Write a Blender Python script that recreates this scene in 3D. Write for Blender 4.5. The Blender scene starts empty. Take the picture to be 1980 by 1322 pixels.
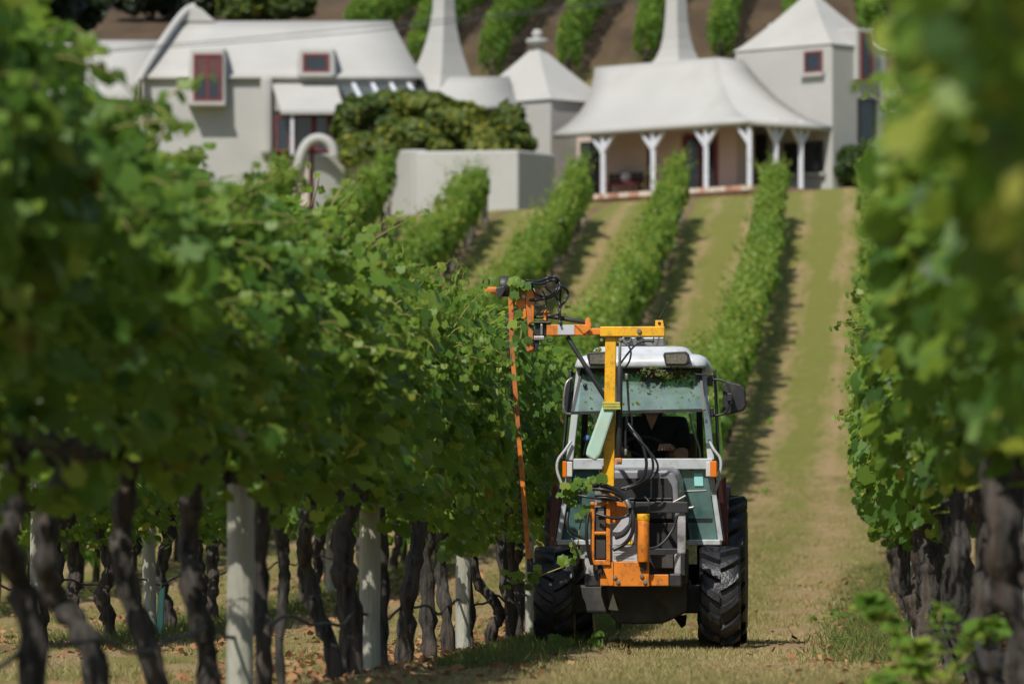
import bpy, math, random
import numpy as np
from mathutils import Vector, Matrix

# ------------------------------------------------------------------ camera, sky, sun
SC = bpy.context.scene
COL = SC.collection
F = 11000.0                  # focal length in pixels of the 1980 px wide photograph (200 mm lens)
CH, HORY, CXP = 0.65, 1079.0, 990.0
D1 = 39.6                    # distance of the trimmer from the camera, metres

cam = bpy.data.cameras.new('camera')
co = bpy.data.objects.new('camera', cam)
COL.objects.link(co)
co.location = (0, 0, CH)
co.rotation_euler = (math.radians(90), 0, 0)
cam.sensor_width = 36.0
cam.lens = 200.0
cam.shift_y = (HORY - 661.0) / 1980.0
cam.clip_start = 0.5
cam.clip_end = 3000
cam.dof.use_dof = True
cam.dof.focus_distance = 41.0
cam.dof.aperture_fstop = 4.2
cam.dof.aperture_blades = 0
SC.camera = co

TOSUN = Vector((-0.45, -0.89, 0)).normalized()
ELEV = math.radians(51)
w = bpy.data.worlds.new('World')
SC.world = w
w.use_nodes = True
nt = w.node_tree
sky = nt.nodes.new('ShaderNodeTexSky')
sky.sky_type = 'NISHITA'
sky.sun_disc = False
sky.sun_elevation = ELEV
sky.sun_rotation = math.atan2(TOSUN.x, TOSUN.y)
bg = nt.nodes['Background']
nt.links.new(sky.outputs[0], bg.inputs[0])
bg.inputs[1].default_value = 0.095
sl = bpy.data.lights.new('sun', 'SUN')
sl.energy = 4.8
sl.angle = math.radians(0.5)
sl.color = (1.0, 0.955, 0.87)
so = bpy.data.objects.new('sun', sl)
COL.objects.link(so)
so.location = (-30, -20, 60)
ts = Vector((TOSUN.x * math.cos(ELEV), TOSUN.y * math.cos(ELEV), math.sin(ELEV)))
so.rotation_euler = ts.to_track_quat('Z', 'Y').to_euler()

SC.view_settings.view_transform = 'Standard'
SC.view_settings.look = 'None'
SC.view_settings.exposure = 0.0
SC.view_settings.gamma = 1.0
SC.cycles.use_denoising = True
SC.cycles.max_bounces = 8
SC.cycles.transparent_max_bounces = 12
SC.cycles.caustics_reflective = False
SC.cycles.caustics_refractive = False

R = random.Random(7)
NP = np.random.default_rng(11)

# ------------------------------------------------------------------ basic helpers
def H(x, y, d):
    """photo pixel + distance -> world point"""
    return Vector(((x - CXP) / F * d, d, CH + (HORY - y) / F * d))

SLOPE = 0.06136              # rows run to the right of straight ahead
ROWANG = -math.atan(SLOPE)
def rowx(k, d):
    return -0.342 + SLOPE * (d - D1) - 3.2 * k

_lam = np.array([-5, 1.1] + list(np.linspace(1.2, 4.73, 30)) + [5.0, 5.18, 5.3, 5.6, 5.72, 5.98, 6.3, 7.1, 8, 10, 14])
_z = np.array([0, 0] + list(.895 * (np.linspace(1.2, 4.73, 30) - 1.1) ** 2) + [12.85, 13.4, 13.75, 14.2, 15.2, 20.3, 23.2, 28.2, 33.5, 45, 66])
_t = np.arange(-40, 560, 0.5)
_zz = np.interp(_t / D1, _lam, _z)
_k = np.ones(9) / 9
_zz = np.convolve(np.pad(_zz, 4, mode='edge'), _k, mode='valid')
def zg(X, d):
    z = np.interp(d, _t, _zz)
    s = np.clip((np.asarray(d, float) - 185) / 22, 0, 1)
    s = s * s * (3 - 2 * s)
    return z + .06 * np.clip(np.asarray(X, float) - 3, -8, 12) * s

def link(o, parent=None):
    COL.objects.link(o)
    if parent is not None:
        o.parent = parent
    return o

def tag(o, label=None, cat=None, group=None, kind=None):
    if label: o['label'] = label
    if cat: o['category'] = cat
    if group: o['group'] = group
    if kind: o['kind'] = kind
    return o

def thing(name, label, cat, loc=(0, 0, 0), rz=0.0, group=None):
    o = bpy.data.objects.new(name, None)
    o.empty_display_size = 0.2
    COL.objects.link(o)
    o.location = loc
    o.rotation_euler = (0, 0, rz)
    return tag(o, label, cat, group)

class MB:
    def __init__(s):
        s.v, s.f, s.smooth = [], [], []
    def add(s, vs, fs, smooth=False):
        n = len(s.v)
        s.v += [tuple(p) for p in vs]
        s.f += [tuple(i + n for i in f) for f in fs]
        s.smooth += [smooth] * len(fs)
        return s
    def box(s, a, b):
        x0, x1 = sorted((a[0], b[0])); y0, y1 = sorted((a[1], b[1])); z0, z1 = sorted((a[2], b[2]))
        vs = [(x0,y0,z0),(x1,y0,z0),(x1,y1,z0),(x0,y1,z0),(x0,y0,z1),(x1,y0,z1),(x1,y1,z1),(x0,y1,z1)]
        return s.add(vs, [(0,3,2,1),(4,5,6,7),(0,1,5,4),(1,2,6,5),(2,3,7,6),(3,0,4,7)])
    def hexa(s, lo, hi):
        """lo, hi: 4 points each, same winding"""
        return s.add(list(lo) + list(hi), [(3,2,1,0),(4,5,6,7),(0,1,5,4),(1,2,6,5),(2,3,7,6),(3,0,4,7)])
    def bar(s, p, q, w, h=None, up=(0,0,1)):
        h = h or w
        p, q = Vector(p), Vector(q)
        d = (q - p).normalized()
        u = Vector(up)
        if abs(d.dot(u)) > .98: u = Vector((0, 1, 0))
        r = d.cross(u).normalized(); u = r.cross(d).normalized()
        def ring(c): return [c - r*w/2 - u*h/2, c + r*w/2 - u*h/2, c + r*w/2 + u*h/2, c - r*w/2 + u*h/2]
        return s.hexa(ring(p), ring(q))
    def tube(s, pts, r, n=8, caps=True, smooth=True):
        pts = [Vector(p) for p in pts]
        if not hasattr(r, '__len__'): r = [r] * len(pts)
        vs, fs = [], []
        prev = None
        for i, p in enumerate(pts):
            a = pts[max(i-1, 0)]; b = pts[min(i+1, len(pts)-1)]
            d = (b - a).normalized()
            if prev is None:
                u = Vector((0,0,1)) if abs(d.z) < .9 else Vector((0,1,0))
            else:
                u = prev
            x = d.cross(u).normalized(); u = x.cross(d).normalized(); prev = u
            for k in range(n):
                t = 2*math.pi*k/n
                vs.append(p + (x*math.cos(t) + u*math.sin(t)) * r[i])
        for i in range(len(pts)-1):
            for k in range(n):
                fs.append((i*n+k, i*n+(k+1)%n, (i+1)*n+(k+1)%n, (i+1)*n+k))
        s.add(vs, fs, smooth)
        if caps:
            m = len(s.v) - len(vs)
            s.f.append(tuple(m + k for k in range(n))[::-1]); s.smooth.append(False)
            s.f.append(tuple(m + (len(pts)-1)*n + k for k in range(n))); s.smooth.append(False)
        return s
    def lathe(s, prof, c, axis='X', n=32, smooth=True, ang=None):
        """prof: (radius, offset along axis)"""
        vs, fs = [], []
        for (rr, t) in prof:
            for k in range(n):
                a = 2*math.pi*k/n
                ca, sa = rr*math.cos(a), rr*math.sin(a)
                if axis == 'X': vs.append((c[0]+t, c[1]+ca, c[2]+sa))
                elif axis == 'Y': vs.append((c[0]+ca, c[1]+t, c[2]+sa))
                else: vs.append((c[0]+ca, c[1]+sa, c[2]+t))
        for i in range(len(prof)-1):
            for k in range(n):
                fs.append((i*n+k, i*n+(k+1)%n, (i+1)*n+(k+1)%n, (i+1)*n+k))
        return s.add(vs, fs, smooth)
    def prism(s, poly, off):
        n = len(poly); off = Vector(off)
        a = [Vector(p) for p in poly]; b = [p + off for p in a]
        fs = [tuple(range(n))[::-1], tuple(range(n, 2*n))]
        fs += [(i, (i+1) % n, n+(i+1) % n, n+i) for i in range(n)]
        return s.add(a + b, fs)
    def poly(s, pts, smooth=False):
        return s.add(pts, [tuple(range(len(pts)))], smooth)
    def grid(s, rows, smooth=True):
        m = len(rows[0]); vs = [p for r in rows for p in r]
        fs = [(i*m+j, i*m+j+1, (i+1)*m+j+1, (i+1)*m+j) for i in range(len(rows)-1) for j in range(m-1)]
        return s.add(vs, fs, smooth)
    def build(s, name, mat, parent=None, loc=None, bevel=0, solid=0, sub=0, org=None):
        me = bpy.data.meshes.new(name)
        vs = s.v if org is None else [tuple(Vector(p) - Vector(org)) for p in s.v]
        me.from_pydata(vs, [], s.f)
        me.polygons.foreach_set('use_smooth', s.smooth)
        me.update()
        me.materials.append(mat)
        o = bpy.data.objects.new(name, me)
        link(o, parent)
        if loc is not None: o.location = loc
        if solid:
            m = o.modifiers.new('solid', 'SOLIDIFY'); m.thickness = solid; m.offset = -1
        if bevel:
            m = o.modifiers.new('bevel', 'BEVEL'); m.width = bevel; m.segments = 2; m.limit_method = 'ANGLE'
            m.angle_limit = math.radians(40)
        if sub:
            m = o.modifiers.new('sub', 'SUBSURF'); m.levels = sub; m.render_levels = sub
        return o

def npmesh(name, V, T, mat, tint=None, parent=None, smooth=False, kind=None):
    me = bpy.data.meshes.new(name)
    nv, nf = len(V), len(T)
    me.vertices.add(nv); me.vertices.foreach_set('co', np.asarray(V, np.float32).ravel())
    me.loops.add(nf*3); me.loops.foreach_set('vertex_index', np.asarray(T, np.int32).ravel())
    me.polygons.add(nf)
    me.polygons.foreach_set('loop_start', np.arange(0, nf*3, 3, dtype=np.int32))
    me.polygons.foreach_set('loop_total', np.full(nf, 3, np.int32))
    if smooth: me.polygons.foreach_set('use_smooth', np.ones(nf, bool))
    if tint is not None:
        at = me.attributes.new('tint', 'FLOAT_COLOR', 'POINT')
        c = np.ones((nv, 4), np.float32); c[:, :tint.shape[1]] = tint
        at.data.foreach_set('color', c.ravel())
    me.update(calc_edges=True)
    me.materials.append(mat)
    o = bpy.data.objects.new(name, me)
    link(o, parent)
    if kind: o['kind'] = kind
    return o

# ------------------------------------------------------------------ materials
def nodes(name):
    m = bpy.data.materials.new(name); m.use_nodes = True
    t = m.node_tree
    return m, t, t.nodes, t.links, t.nodes['Principled BSDF']

def pm(name, col, rough=.6, metal=0.0, var=.15, scale=6.0, bump=0.0, bscale=40.0, dirt=None, damt=.35, dscale=3.0, spec=.5, coat=0.0, streak=False):
    """procedural paint / plaster / metal: base colour with broad variation, optional dirt, fine relief"""
    m, t, N, L, b = nodes(name)
    tc = N.new('ShaderNodeTexCoord')
    mp = N.new('ShaderNodeMapping'); L.new(tc.outputs['Object'], mp.inputs[0])
    if streak: mp.inputs['Scale'].default_value = (1, 1, .15)
    no = N.new('ShaderNodeTexNoise'); no.inputs['Scale'].default_value = scale; no.inputs['Detail'].default_value = 5
    L.new(mp.outputs[0], no.inputs['Vector'])
    r = N.new('ShaderNodeMapRange'); r.inputs[3].default_value = 1 - var; r.inputs[4].default_value = 1 + var
    r.inputs[1].default_value = .3; r.inputs[2].default_value = .7
    L.new(no.outputs[0], r.inputs[0])
    mul = N.new('ShaderNodeMix'); mul.data_type = 'RGBA'; mul.blend_type = 'MULTIPLY'; mul.inputs[0].default_value = 1
    mul.inputs[6].default_value = (*col, 1); L.new(r.outputs[0], mul.inputs[7])
    out = mul.outputs[2]
    if dirt:
        n2 = N.new('ShaderNodeTexNoise'); n2.inputs['Scale'].default_value = dscale; n2.inputs['Detail'].default_value = 8
        n2.inputs['Roughness'].default_value = .7
        L.new(mp.outputs[0], n2.inputs['Vector'])
        r2 = N.new('ShaderNodeMapRange'); r2.inputs[1].default_value = .5; r2.inputs[2].default_value = .68; r2.inputs[4].default_value = damt
        L.new(n2.outputs[0], r2.inputs[0])
        mx = N.new('ShaderNodeMix'); mx.data_type = 'RGBA'
        L.new(r2.outputs[0], mx.inputs[0]); L.new(out, mx.inputs[6]); mx.inputs[7].default_value = (*dirt, 1)
        out = mx.outputs[2]
    L.new(out, b.inputs['Base Color'])
    b.inputs['Roughness'].default_value = rough; b.inputs['Metallic'].default_value = metal
    b.inputs['Specular IOR Level'].default_value = spec
    b.inputs['Coat Weight'].default_value = coat
    if bump:
        n3 = N.new('ShaderNodeTexNoise'); n3.inputs['Scale'].default_value = bscale; n3.inputs['Detail'].default_value = 6
        L.new(mp.outputs[0], n3.inputs['Vector'])
        bu = N.new('ShaderNodeBump'); bu.inputs['Strength'].default_value = bump; bu.inputs['Distance'].default_value = .02
        L.new(n3.outputs[0], bu.inputs['Height']); L.new(bu.outputs[0], b.inputs['Normal'])
    return m

def leafmat(name, stops, trans=.58, rough=.45, brown=(.22, .10, .03), tcol=(.36, .48, .05)):
    m, t, N, L, b = nodes(name)
    a = N.new('ShaderNodeAttribute'); a.attribute_name = 'tint'
    sp = N.new('ShaderNodeSeparateColor'); L.new(a.outputs['Color'], sp.inputs[0])
    oi = N.new('ShaderNodeObjectInfo')
    ad = N.new('ShaderNodeMath'); ad.operation = 'MULTIPLY_ADD'; ad.inputs[1].default_value = .16; ad.inputs[2].default_value = -.08
    L.new(oi.outputs['Random'], ad.inputs[0])
    su = N.new('ShaderNodeMath'); su.operation = 'ADD'; L.new(sp.outputs[0], su.inputs[0]); L.new(ad.outputs[0], su.inputs[1])
    cr = N.new('ShaderNodeValToRGB'); L.new(su.outputs[0], cr.inputs[0])
    e = cr.color_ramp.elements
    e[0].position, e[0].color = stops[0][0], (*stops[0][1], 1)
    e[1].position, e[1].color = stops[-1][0], (*stops[-1][1], 1)
    for p, c in stops[1:-1]:
        x = e.new(p); x.color = (*c, 1)
    mx = N.new('ShaderNodeMix'); mx.data_type = 'RGBA'
    L.new(sp.outputs[1], mx.inputs[0]); L.new(cr.outputs[0], mx.inputs[6]); mx.inputs[7].default_value = (*brown, 1)
    L.new(mx.outputs[2], b.inputs['Base Color'])
    b.inputs['Roughness'].default_value = rough
    b.inputs['Specular IOR Level'].default_value = .38
    tr = N.new('ShaderNodeBsdfTranslucent')
    m2 = N.new('ShaderNodeMix'); m2.data_type = 'RGBA'; m2.blend_type = 'MIX'; m2.inputs[0].default_value = .5
    L.new(mx.outputs[2], m2.inputs[6]); m2.inputs[7].default_value = (*tcol, 1)
    L.new(m2.outputs[2], tr.inputs[0])
    ms = N.new('ShaderNodeMixShader'); ms.inputs[0].default_value = trans
    L.new(b.outputs[0], ms.inputs[1]); L.new(tr.outputs[0], ms.inputs[2])
    L.new(ms.outputs[0], N['Material Output'].inputs[0])
    return m

M = {}
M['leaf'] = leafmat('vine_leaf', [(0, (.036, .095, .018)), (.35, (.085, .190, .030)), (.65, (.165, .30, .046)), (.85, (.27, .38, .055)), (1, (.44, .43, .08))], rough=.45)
M['shrub'] = leafmat('shrub_leaf', [(0, (.020, .045, .012)), (.45, (.055, .10, .018)), (.8, (.16, .19, .025)), (1, (.30, .27, .04))], trans=.3, rough=.6)
M['dark_tree'] = leafmat('dark_tree_leaf', [(0, (.008, .016, .008)), (.6, (.02, .035, .014)), (1, (.05, .07, .02))], trans=.15)
M['grass'] = leafmat('grass_blade', [(0, (.055, .10, .018)), (.4, (.15, .17, .035)), (.7, (.30, .25, .10)), (1, (.46, .37, .19))], trans=.3, rough=.7, tcol=(.35, .32, .12))
M['litter'] = leafmat('dry_leaf', [(0, (.20, .08, .035)), (1, (.42, .24, .11))], trans=.15, rough=.8, tcol=(.4, .2, .08))
M['bark'] = pm('vine_bark', (.043, .037, .032), .95, var=.95, scale=30, bump=1.0, bscale=45, dirt=(.15, .09, .055), damt=.3, dscale=9, streak=True)
M['post'] = pm('weathered_post', (.36, .35, .29), .9, var=.3, scale=8, bump=.7, bscale=60, dirt=(.22, .26, .19), damt=.6, dscale=5, streak=True)
M['cane'] = pm('green_cane', (.22, .20, .06), .7, var=.3)
M['hose'] = pm('hose_plastic', (.035, .033, .032), .6, var=.3)
M['cable'] = pm('cable', (.03, .03, .035), .5)
M['guard'] = pm('mint_guard', (.20, .52, .42), .55, var=.12, dirt=(.4, .4, .3))
M['plaster'] = pm('plaster', (.395, .392, .374), .9, var=.06, scale=.5, bump=.25, bscale=6, dirt=(.34, .335, .31), damt=.55, dscale=.45)
M['plaster_pink'] = pm('plaster_pink', (.50, .42, .37), .9, var=.06, scale=.5, bump=.2, bscale=6, dirt=(.43, .35, .30), damt=.4, dscale=.5)
M['redwood'] = pm('red_frame', (.15, .022, .028), .55, var=.15)
M['pane'] = pm('window_pane', (.018, .024, .035), .08, var=.3, spec=.7)
M['blind'] = pm('red_blind', (.10, .045, .045), .8)
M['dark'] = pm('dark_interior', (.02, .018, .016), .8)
M['postpaint'] = pm('painted_post', (.55, .57, .62), .6, var=.1)
M['rafter'] = pm('rafter_paint', (.6, .62, .68), .6, var=.1)
M['skyglass'] = pm('roof_glass', (.10, .12, .12), .15, var=.2)
M['terracotta'] = pm('terracotta', (.42, .24, .17), .85, var=.25, scale=3)
M['brick'] = pm('brick_edge', (.46, .24, .17), .9, var=.35, scale=3)
M['brickpale'] = pm('brick_pale', (.62, .52, .44), .9, var=.2, scale=3)

def ground_mat():
    m, t, N, L, b = nodes('dry_grass_ground')
    tc = N.new('ShaderNodeTexCoord')
    sx = N.new('ShaderNodeSeparateXYZ'); L.new(tc.outputs['Object'], sx.inputs[0])
    def math_(op, a, b_=None, c=None):
        n = N.new('ShaderNodeMath'); n.operation = op
        for i, v in enumerate((a, b_, c)):
            if v is None: continue
            if isinstance(v, (int, float)): n.inputs[i].default_value = v
            else: L.new(v, n.inputs[i])
        return n.outputs[0]
    def noise(scale, detail, vec, rough=.6):
        n = N.new('ShaderNodeTexNoise'); n.inputs['Scale'].default_value = scale; n.inputs['Detail'].default_value = detail
        n.inputs['Roughness'].default_value = rough
        L.new(vec, n.inputs['Vector']); return n.outputs[0]
    def rng(v, a, b_, c=0, d=1):
        n = N.new('ShaderNodeMapRange'); n.inputs[1].default_value = a; n.inputs[2].default_value = b_
        n.inputs[3].default_value = c; n.inputs[4].default_value = d; L.new(v, n.inputs[0]); return n.outputs[0]
    def mix(f, a, b_):
        n = N.new('ShaderNodeMix'); n.data_type = 'RGBA'
        L.new(f, n.inputs[0])
        for i, v in ((6, a), (7, b_)):
            if isinstance(v, tuple): n.inputs[i].default_value = (*v, 1)
            else: L.new(v, n.inputs[i])
        return n.outputs[2]
    # u: metres across the rows, 0 on a row, 1.6 mid lane
    u = math_('SUBTRACT', sx.outputs[0], math_('MULTIPLY', sx.outputs[1], SLOPE))
    u = math_('ADD', u, 0.342 + SLOPE * D1)
    wob = math_('MULTIPLY_ADD', noise(.12, 3, tc.outputs['Object']), .5, -.25)
    u = math_('ADD', u, wob)
    ph = math_('PINGPONG', u, 1.6)            # 0 at rows, 1.6 mid
    cmb = N.new('ShaderNodeCombineXYZ'); L.new(u, cmb.inputs[0]); L.new(math_('MULTIPLY', sx.outputs[1], .05), cmb.inputs[1])
    cmc = N.new('ShaderNodeCombineXYZ'); L.new(u, cmc.inputs[0]); L.new(math_('MULTIPLY', sx.outputs[1], .16), cmc.inputs[1])
    big = noise(.45, 6, cmc.outputs[0], .65)
    mid = noise(2.2, 6, cmb.outputs[0], .7)
    fine = noise(28, 5, tc.outputs['Object'], .75)
    clump = noise(4.5, 6, cmc.outputs[0], .75)
    straw = mix(rng(fine, .3, .7), (.24, .175, .085), (.46, .35, .19))
    pink = mix(rng(mid, .35, .7), straw, (.42, .28, .16))
    green = mix(rng(fine, .3, .7), (.13, .15, .03), (.27, .26, .075))
    # green share: more in middle of lane crown and beside the vines, less in the wheel tracks; greener uphill
    track = rng(math_('ABSOLUTE', math_('SUBTRACT', ph, .95)), 0, .55, 0, 1)
    uphill = rng(sx.outputs[1], 60, 150, 0, .36)
    g = math_('ADD', math_('MULTIPLY', track, .52), math_('MULTIPLY_ADD', big, 1.1, -.58))
    g = math_('ADD', g, uphill)
    g = math_('ADD', g, math_('MULTIPLY_ADD', mid, 1.3, -.65))
    g = math_('ADD', g, math_('MULTIPLY_ADD', clump, 1.0, -.5))
    lawn = mix(rng(g, .12, .62), pink, green)
    # bare soil / weeds strip under vines
    soil = mix(rng(mid, .3, .7), (.13, .085, .05), (.26, .18, .12))
    strip = rng(math_('ADD', ph, math_('MULTIPLY_ADD', mid, .5, -.25)), .10, .34, .75, 0)
    lawn = mix(rng(clump, .52, .75, 0, .45), lawn, (.17, .115, .06))
    c1 = mix(strip, lawn, soil)
    # upper paddock: burnt brown grass
    up = rng(math_('ADD', sx.outputs[1], math_('MULTIPLY', big, 14)), 238, 252)
    brown = mix(rng(big, .35, .65), (.072, .050, .037), (.135, .094, .060))
    brown = mix(rng(mid, .45, .75, 0, .6), brown, (.07, .06, .025))
    c2 = mix(up, c1, brown)
    L.new(c2, b.inputs['Base Color'])
    b.inputs['Roughness'].default_value = 1.0
    b.inputs['Specular IOR Level'].default_value = .1
    bu = N.new('ShaderNodeBump'); bu.inputs['Strength'].default_value = .9; bu.inputs['Distance'].default_value = .05
    L.new(fine, bu.inputs['Height']); L.new(bu.outputs[0], b.inputs['Normal'])
    return m
M['ground'] = ground_mat()

# ------------------------------------------------------------------ ground
def build_ground():
    xs = np.concatenate([np.arange(-260, -40, 10), np.arange(-40, 40, .5), np.arange(40, 261, 10)])
    ys = np.concatenate([np.arange(-40, 20, 4), np.arange(20, 70, .5), np.arange(70, 300, 1.0), np.arange(300, 551, 10)])
    X, Y = np.meshgrid(xs, ys)
    Z = zg(X, Y)
    near = np.clip((300 - Y) / 50, 0, 1)
    Z = Z + near * (.018*np.sin(X*2.1+Y*.7) + .014*np.sin(X*5.3-Y*1.9) + .012*np.sin(Y*3.1+X*.6))
    n, m = X.shape
    V = np.stack([X.ravel(), Y.ravel(), Z.ravel()], 1)
    i = np.arange(n*m).reshape(n, m)
    a, b, c, d = i[:-1,:-1].ravel(), i[:-1,1:].ravel(), i[1:,1:].ravel(), i[1:,:-1].ravel()
    T = np.concatenate([np.stack([a,b,c],1), np.stack([a,c,d],1)])
    npmesh('ground', V, T, M['ground'], smooth=True, kind='structure')
build_ground()

# ------------------------------------------------------------------ leaf clouds (numpy)
def leaf_shape(detail):
    if detail == 2:
        half = [(0, 1.0), (22, .80), (46, .96), (76, .76), (108, .86), (150, .70)]
        pts = [half[0]] + half[1:] + [(180, .22)] + [(360 - a, r) for a, r in half[:0:-1]]
    elif detail == 1:
        pts = [(0, 1.0), (55, .85), (115, .8), (180, .3), (245, .8), (305, .85)]
    else:
        pts = [(0, 1.0), (90, .62), (180, .7), (270, .62)]
    P = [(0.0, 0.0, 0.0)]
    for a, r in pts:
        a = math.radians(a)
        x, y = math.sin(a)*r, math.cos(a)*r
        z = -.22*r*r + .16*abs(x) + (.07*math.sin(a*5))
        P.append((x, y, z))
    n = len(pts)
    T = [(0, 1+i, 1+(i+1) % n) for i in range(n)]
    if detail == 0:
        P = P[1:]; T = [(0, 1, 2), (0, 2, 3)]
    return np.array(P, float), np.array(T, int)

LS = {k: leaf_shape(k) for k in (0, 1, 2)}

def leaves(P, Nrm, tip, size, tint, detail, rng):
    """place leaf polygons: P points, Nrm face normals, tip directions, sizes, tint (n,2)"""
    S, T = LS[detail]
    Nrm = Nrm / np.linalg.norm(Nrm, axis=1, keepdims=True)
    tip = tip - Nrm * (tip*Nrm).sum(1, keepdims=True)
    tip /= np.linalg.norm(tip, axis=1, keepdims=True) + 1e-9
    side = np.cross(tip, Nrm)
    cup = rng.uniform(-.8, 2.2, len(P))
    sc = size[:, None, None]
    V = P[:, None, :] + sc*(S[None, :, 0, None]*side[:, None, :] + S[None, :, 1, None]*tip[:, None, :]
        + S[None, :, 2, None]*cup[:, None, None]*Nrm[:, None, :])
    n, k = len(P), len(S)
    TT = (T[None] + (np.arange(n)*k)[:, None, None]).reshape(-1, 3)
    return V.reshape(-1, 3), TT, np.repeat(tint, k, axis=0)

def lump(rng, n=7, fr=(1.2, 4.5)):
    k = rng.normal(size=(n, 3)); k /= np.linalg.norm(k, axis=1, keepdims=True)
    k *= rng.uniform(*fr, (n, 1)); ph = rng.uniform(0, 6.28, n)
    return lambda p: np.sin(p @ k.T + ph).mean(1) * 1.6

def vine_canopy(seed, n, detail, size=(.045, .08), zb=.85, zt=2.38, hw=.36, ln=2.1, shoots=6, ragged=1.0, sh=(.25, .60), bulge=.25, foot=1.0, cone=0.0, side_sh=0, dep=.075):
    """leaf wall of one vine, local frame: y along the row, origin at trunk foot"""
    rng = np.random.default_rng(seed)
    lf = lump(rng, 8, (1.5, 4.5)); lf2 = lump(rng, 8, (2.5, 6.0))
    y = rng.uniform(-ln/2, ln/2, n)
    t = rng.beta(1.15, 1.0, n)
    zbot = zb + .22*np.sin(y*2.9 + seed) * ragged + .08*np.sin(y*7 + seed*2)
    ztop = zt + .10*np.sin(y*3.1 + seed*1.7) * ragged
    z = zbot + (ztop - zbot)*t
    side = np.where(rng.random(n) < .5, -1.0, 1.0)
    prof = hw*(.62 + .55*np.sin(np.clip(t, 0, 1)*math.pi*.86 + .25))
    if cone:
        prof = prof*(1 - cone) + cone*hw*np.interp(t, [0, .15, .4, .7, 1], [.85, 1.2, 1.25, .78, .30])
    prof = prof*(1 - bulge + 2*bulge*np.cos(y/ln*math.pi)**1.5)*(foot + (1 - foot)*np.clip(t*2.2, 0, 1))
    q = np.stack([side*2.0, y, z], 1)
    depth = rng.exponential(dep, n)
    inner = rng.random(n) < .20
    x = side*np.clip(prof + .13*ragged*lf(q) - depth, 0, None)
    x = np.where(inner, rng.uniform(-1, 1, n)*prof*.8, x)
    # top cap leaves
    cap = rng.random(n) < .13
    z = np.where(cap, ztop + rng.uniform(-.1, .05, n), z)
    x = np.where(cap, rng.uniform(-1, 1, n)*hw*.75, x)
    P = np.stack([x, y, z], 1)
    keep = lf2(P) > -.48
    Nn = np.stack([side*rng.uniform(.0, 1.0, n), rng.normal(0, .8, n), rng.uniform(.0, .95, n)], 1)
    Nn[cap] = np.stack([rng.normal(0, .4, cap.sum()), rng.normal(0, .4, cap.sum()), np.ones(cap.sum())], 1)
    tip = np.stack([side*.35 + rng.normal(0, .35, n), rng.normal(0, .45, n), -np.ones(n)*.8 + rng.normal(0, .3, n)], 1)
    sz = rng.uniform(size[0], size[1], n)
    tt = np.clip(.42 + .34*(t - .5) + rng.normal(0, .21, n) + .14*lf(P*1.3), 0, .86)  # paler towards the top: young leaves, plus sunlit brightness put into the tint
    br = np.where((rng.random(n) < .012 + .03*(t < .25)), rng.uniform(.3, .9, n), 0)
    yl = rng.random(n) < .03 + .05*(t < .22)
    tt = np.where(yl, rng.uniform(.75, 1.0, n), tt)
    P, Nn, tip, sz, tt, br = (a[keep] for a in (P, Nn, tip, sz, tt, br))
    canes = []
    for i in range(shoots + side_sh):
        yy = rng.uniform(-ln/2, ln/2)
        hgt = rng.uniform(*sh)
        if i < shoots:
            p = np.array([rng.uniform(-.2, .2), yy, zt - .25])
            d = np.array([rng.normal(0, .28), rng.normal(0, .28), 1.0])
        else:                                   # shoots flopping out of the side of an untrimmed vine
            sd = 1.0 if i % 2 else -1.0
            z0 = rng.uniform(zb + .35, zt - .1)
            p = np.array([sd*.16, yy*.9, z0])
            d = np.array([sd*rng.uniform(.5, 1.0), rng.normal(0, .45), rng.uniform(.1, .9)])
            hgt = rng.uniform(.12, .34)
        pts = [p.copy()]
        m = 7
        for j in range(m):
            d = d + np.array([rng.normal(0, .12), rng.normal(0, .12), -(.05 if i < shoots else .10)*j*rng.random()])
            p = p + d/np.linalg.norm(d)*(hgt + .15)/m
            pts.append(p.copy())
            for q_ in range(2 if detail == 2 else 1):
                ang = rng.uniform(0, 6.28)
                s = (size[0] + size[1])/2*(1.0 - .09*j)
                off = np.array([math.cos(ang), math.sin(ang), -.1])
                P = np.vstack([P, p + off*s*.8]); Nn = np.vstack([Nn, off*.9 + np.array([0, 0, rng.uniform(.15, .8)])])
                tip = np.vstack([tip, off + np.array([0, 0, -.45])])
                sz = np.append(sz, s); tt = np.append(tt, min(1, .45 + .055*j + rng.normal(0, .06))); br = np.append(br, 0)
        canes.append(pts)
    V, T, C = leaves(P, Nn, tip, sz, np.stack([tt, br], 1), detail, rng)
    return V, T, C, canes

def shrub_cloud(seed, n, lobes, size, detail=1, tint=(.4, .2)):
    """lobes: (center, radii) list; leaves on lumpy ellipsoid shells"""
    rng = np.random.default_rng(seed)
    wts = np.array([r[0]*r[1] + r[1]*r[2] + r[0]*r[2] for _, r in lobes]); wts = wts/wts.sum()
    idx = rng.choice(len(lobes), n, p=wts)
    C = np.array([c for c, _ in lobes])[idx]; Rr = np.array([r for _, r in lobes])[idx]
    d = rng.normal(size=(n, 3)); d /= np.linalg.norm(d, axis=1, keepdims=True)
    lf = lump(rng, 10, (1.0, 4.0))
    rad = 1.0 + .36*lf(d*2.2 + C) - rng.exponential(.10, n)
    P = C + d*Rr*rad[:, None]
    Nn = d + rng.normal(0, .5, (n, 3)) + np.array([0, 0, .35])
    tip = rng.normal(0, .6, (n, 3)) + np.array([0, 0, -.3])
    tt = np.clip(tint[0] + rng.normal(0, tint[1], n) + .15*lf(P), 0, 1)
    return leaves(P, Nn, tip, rng.uniform(*size, n), np.stack([tt, np.zeros(n)], 1), detail, rng)

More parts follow.
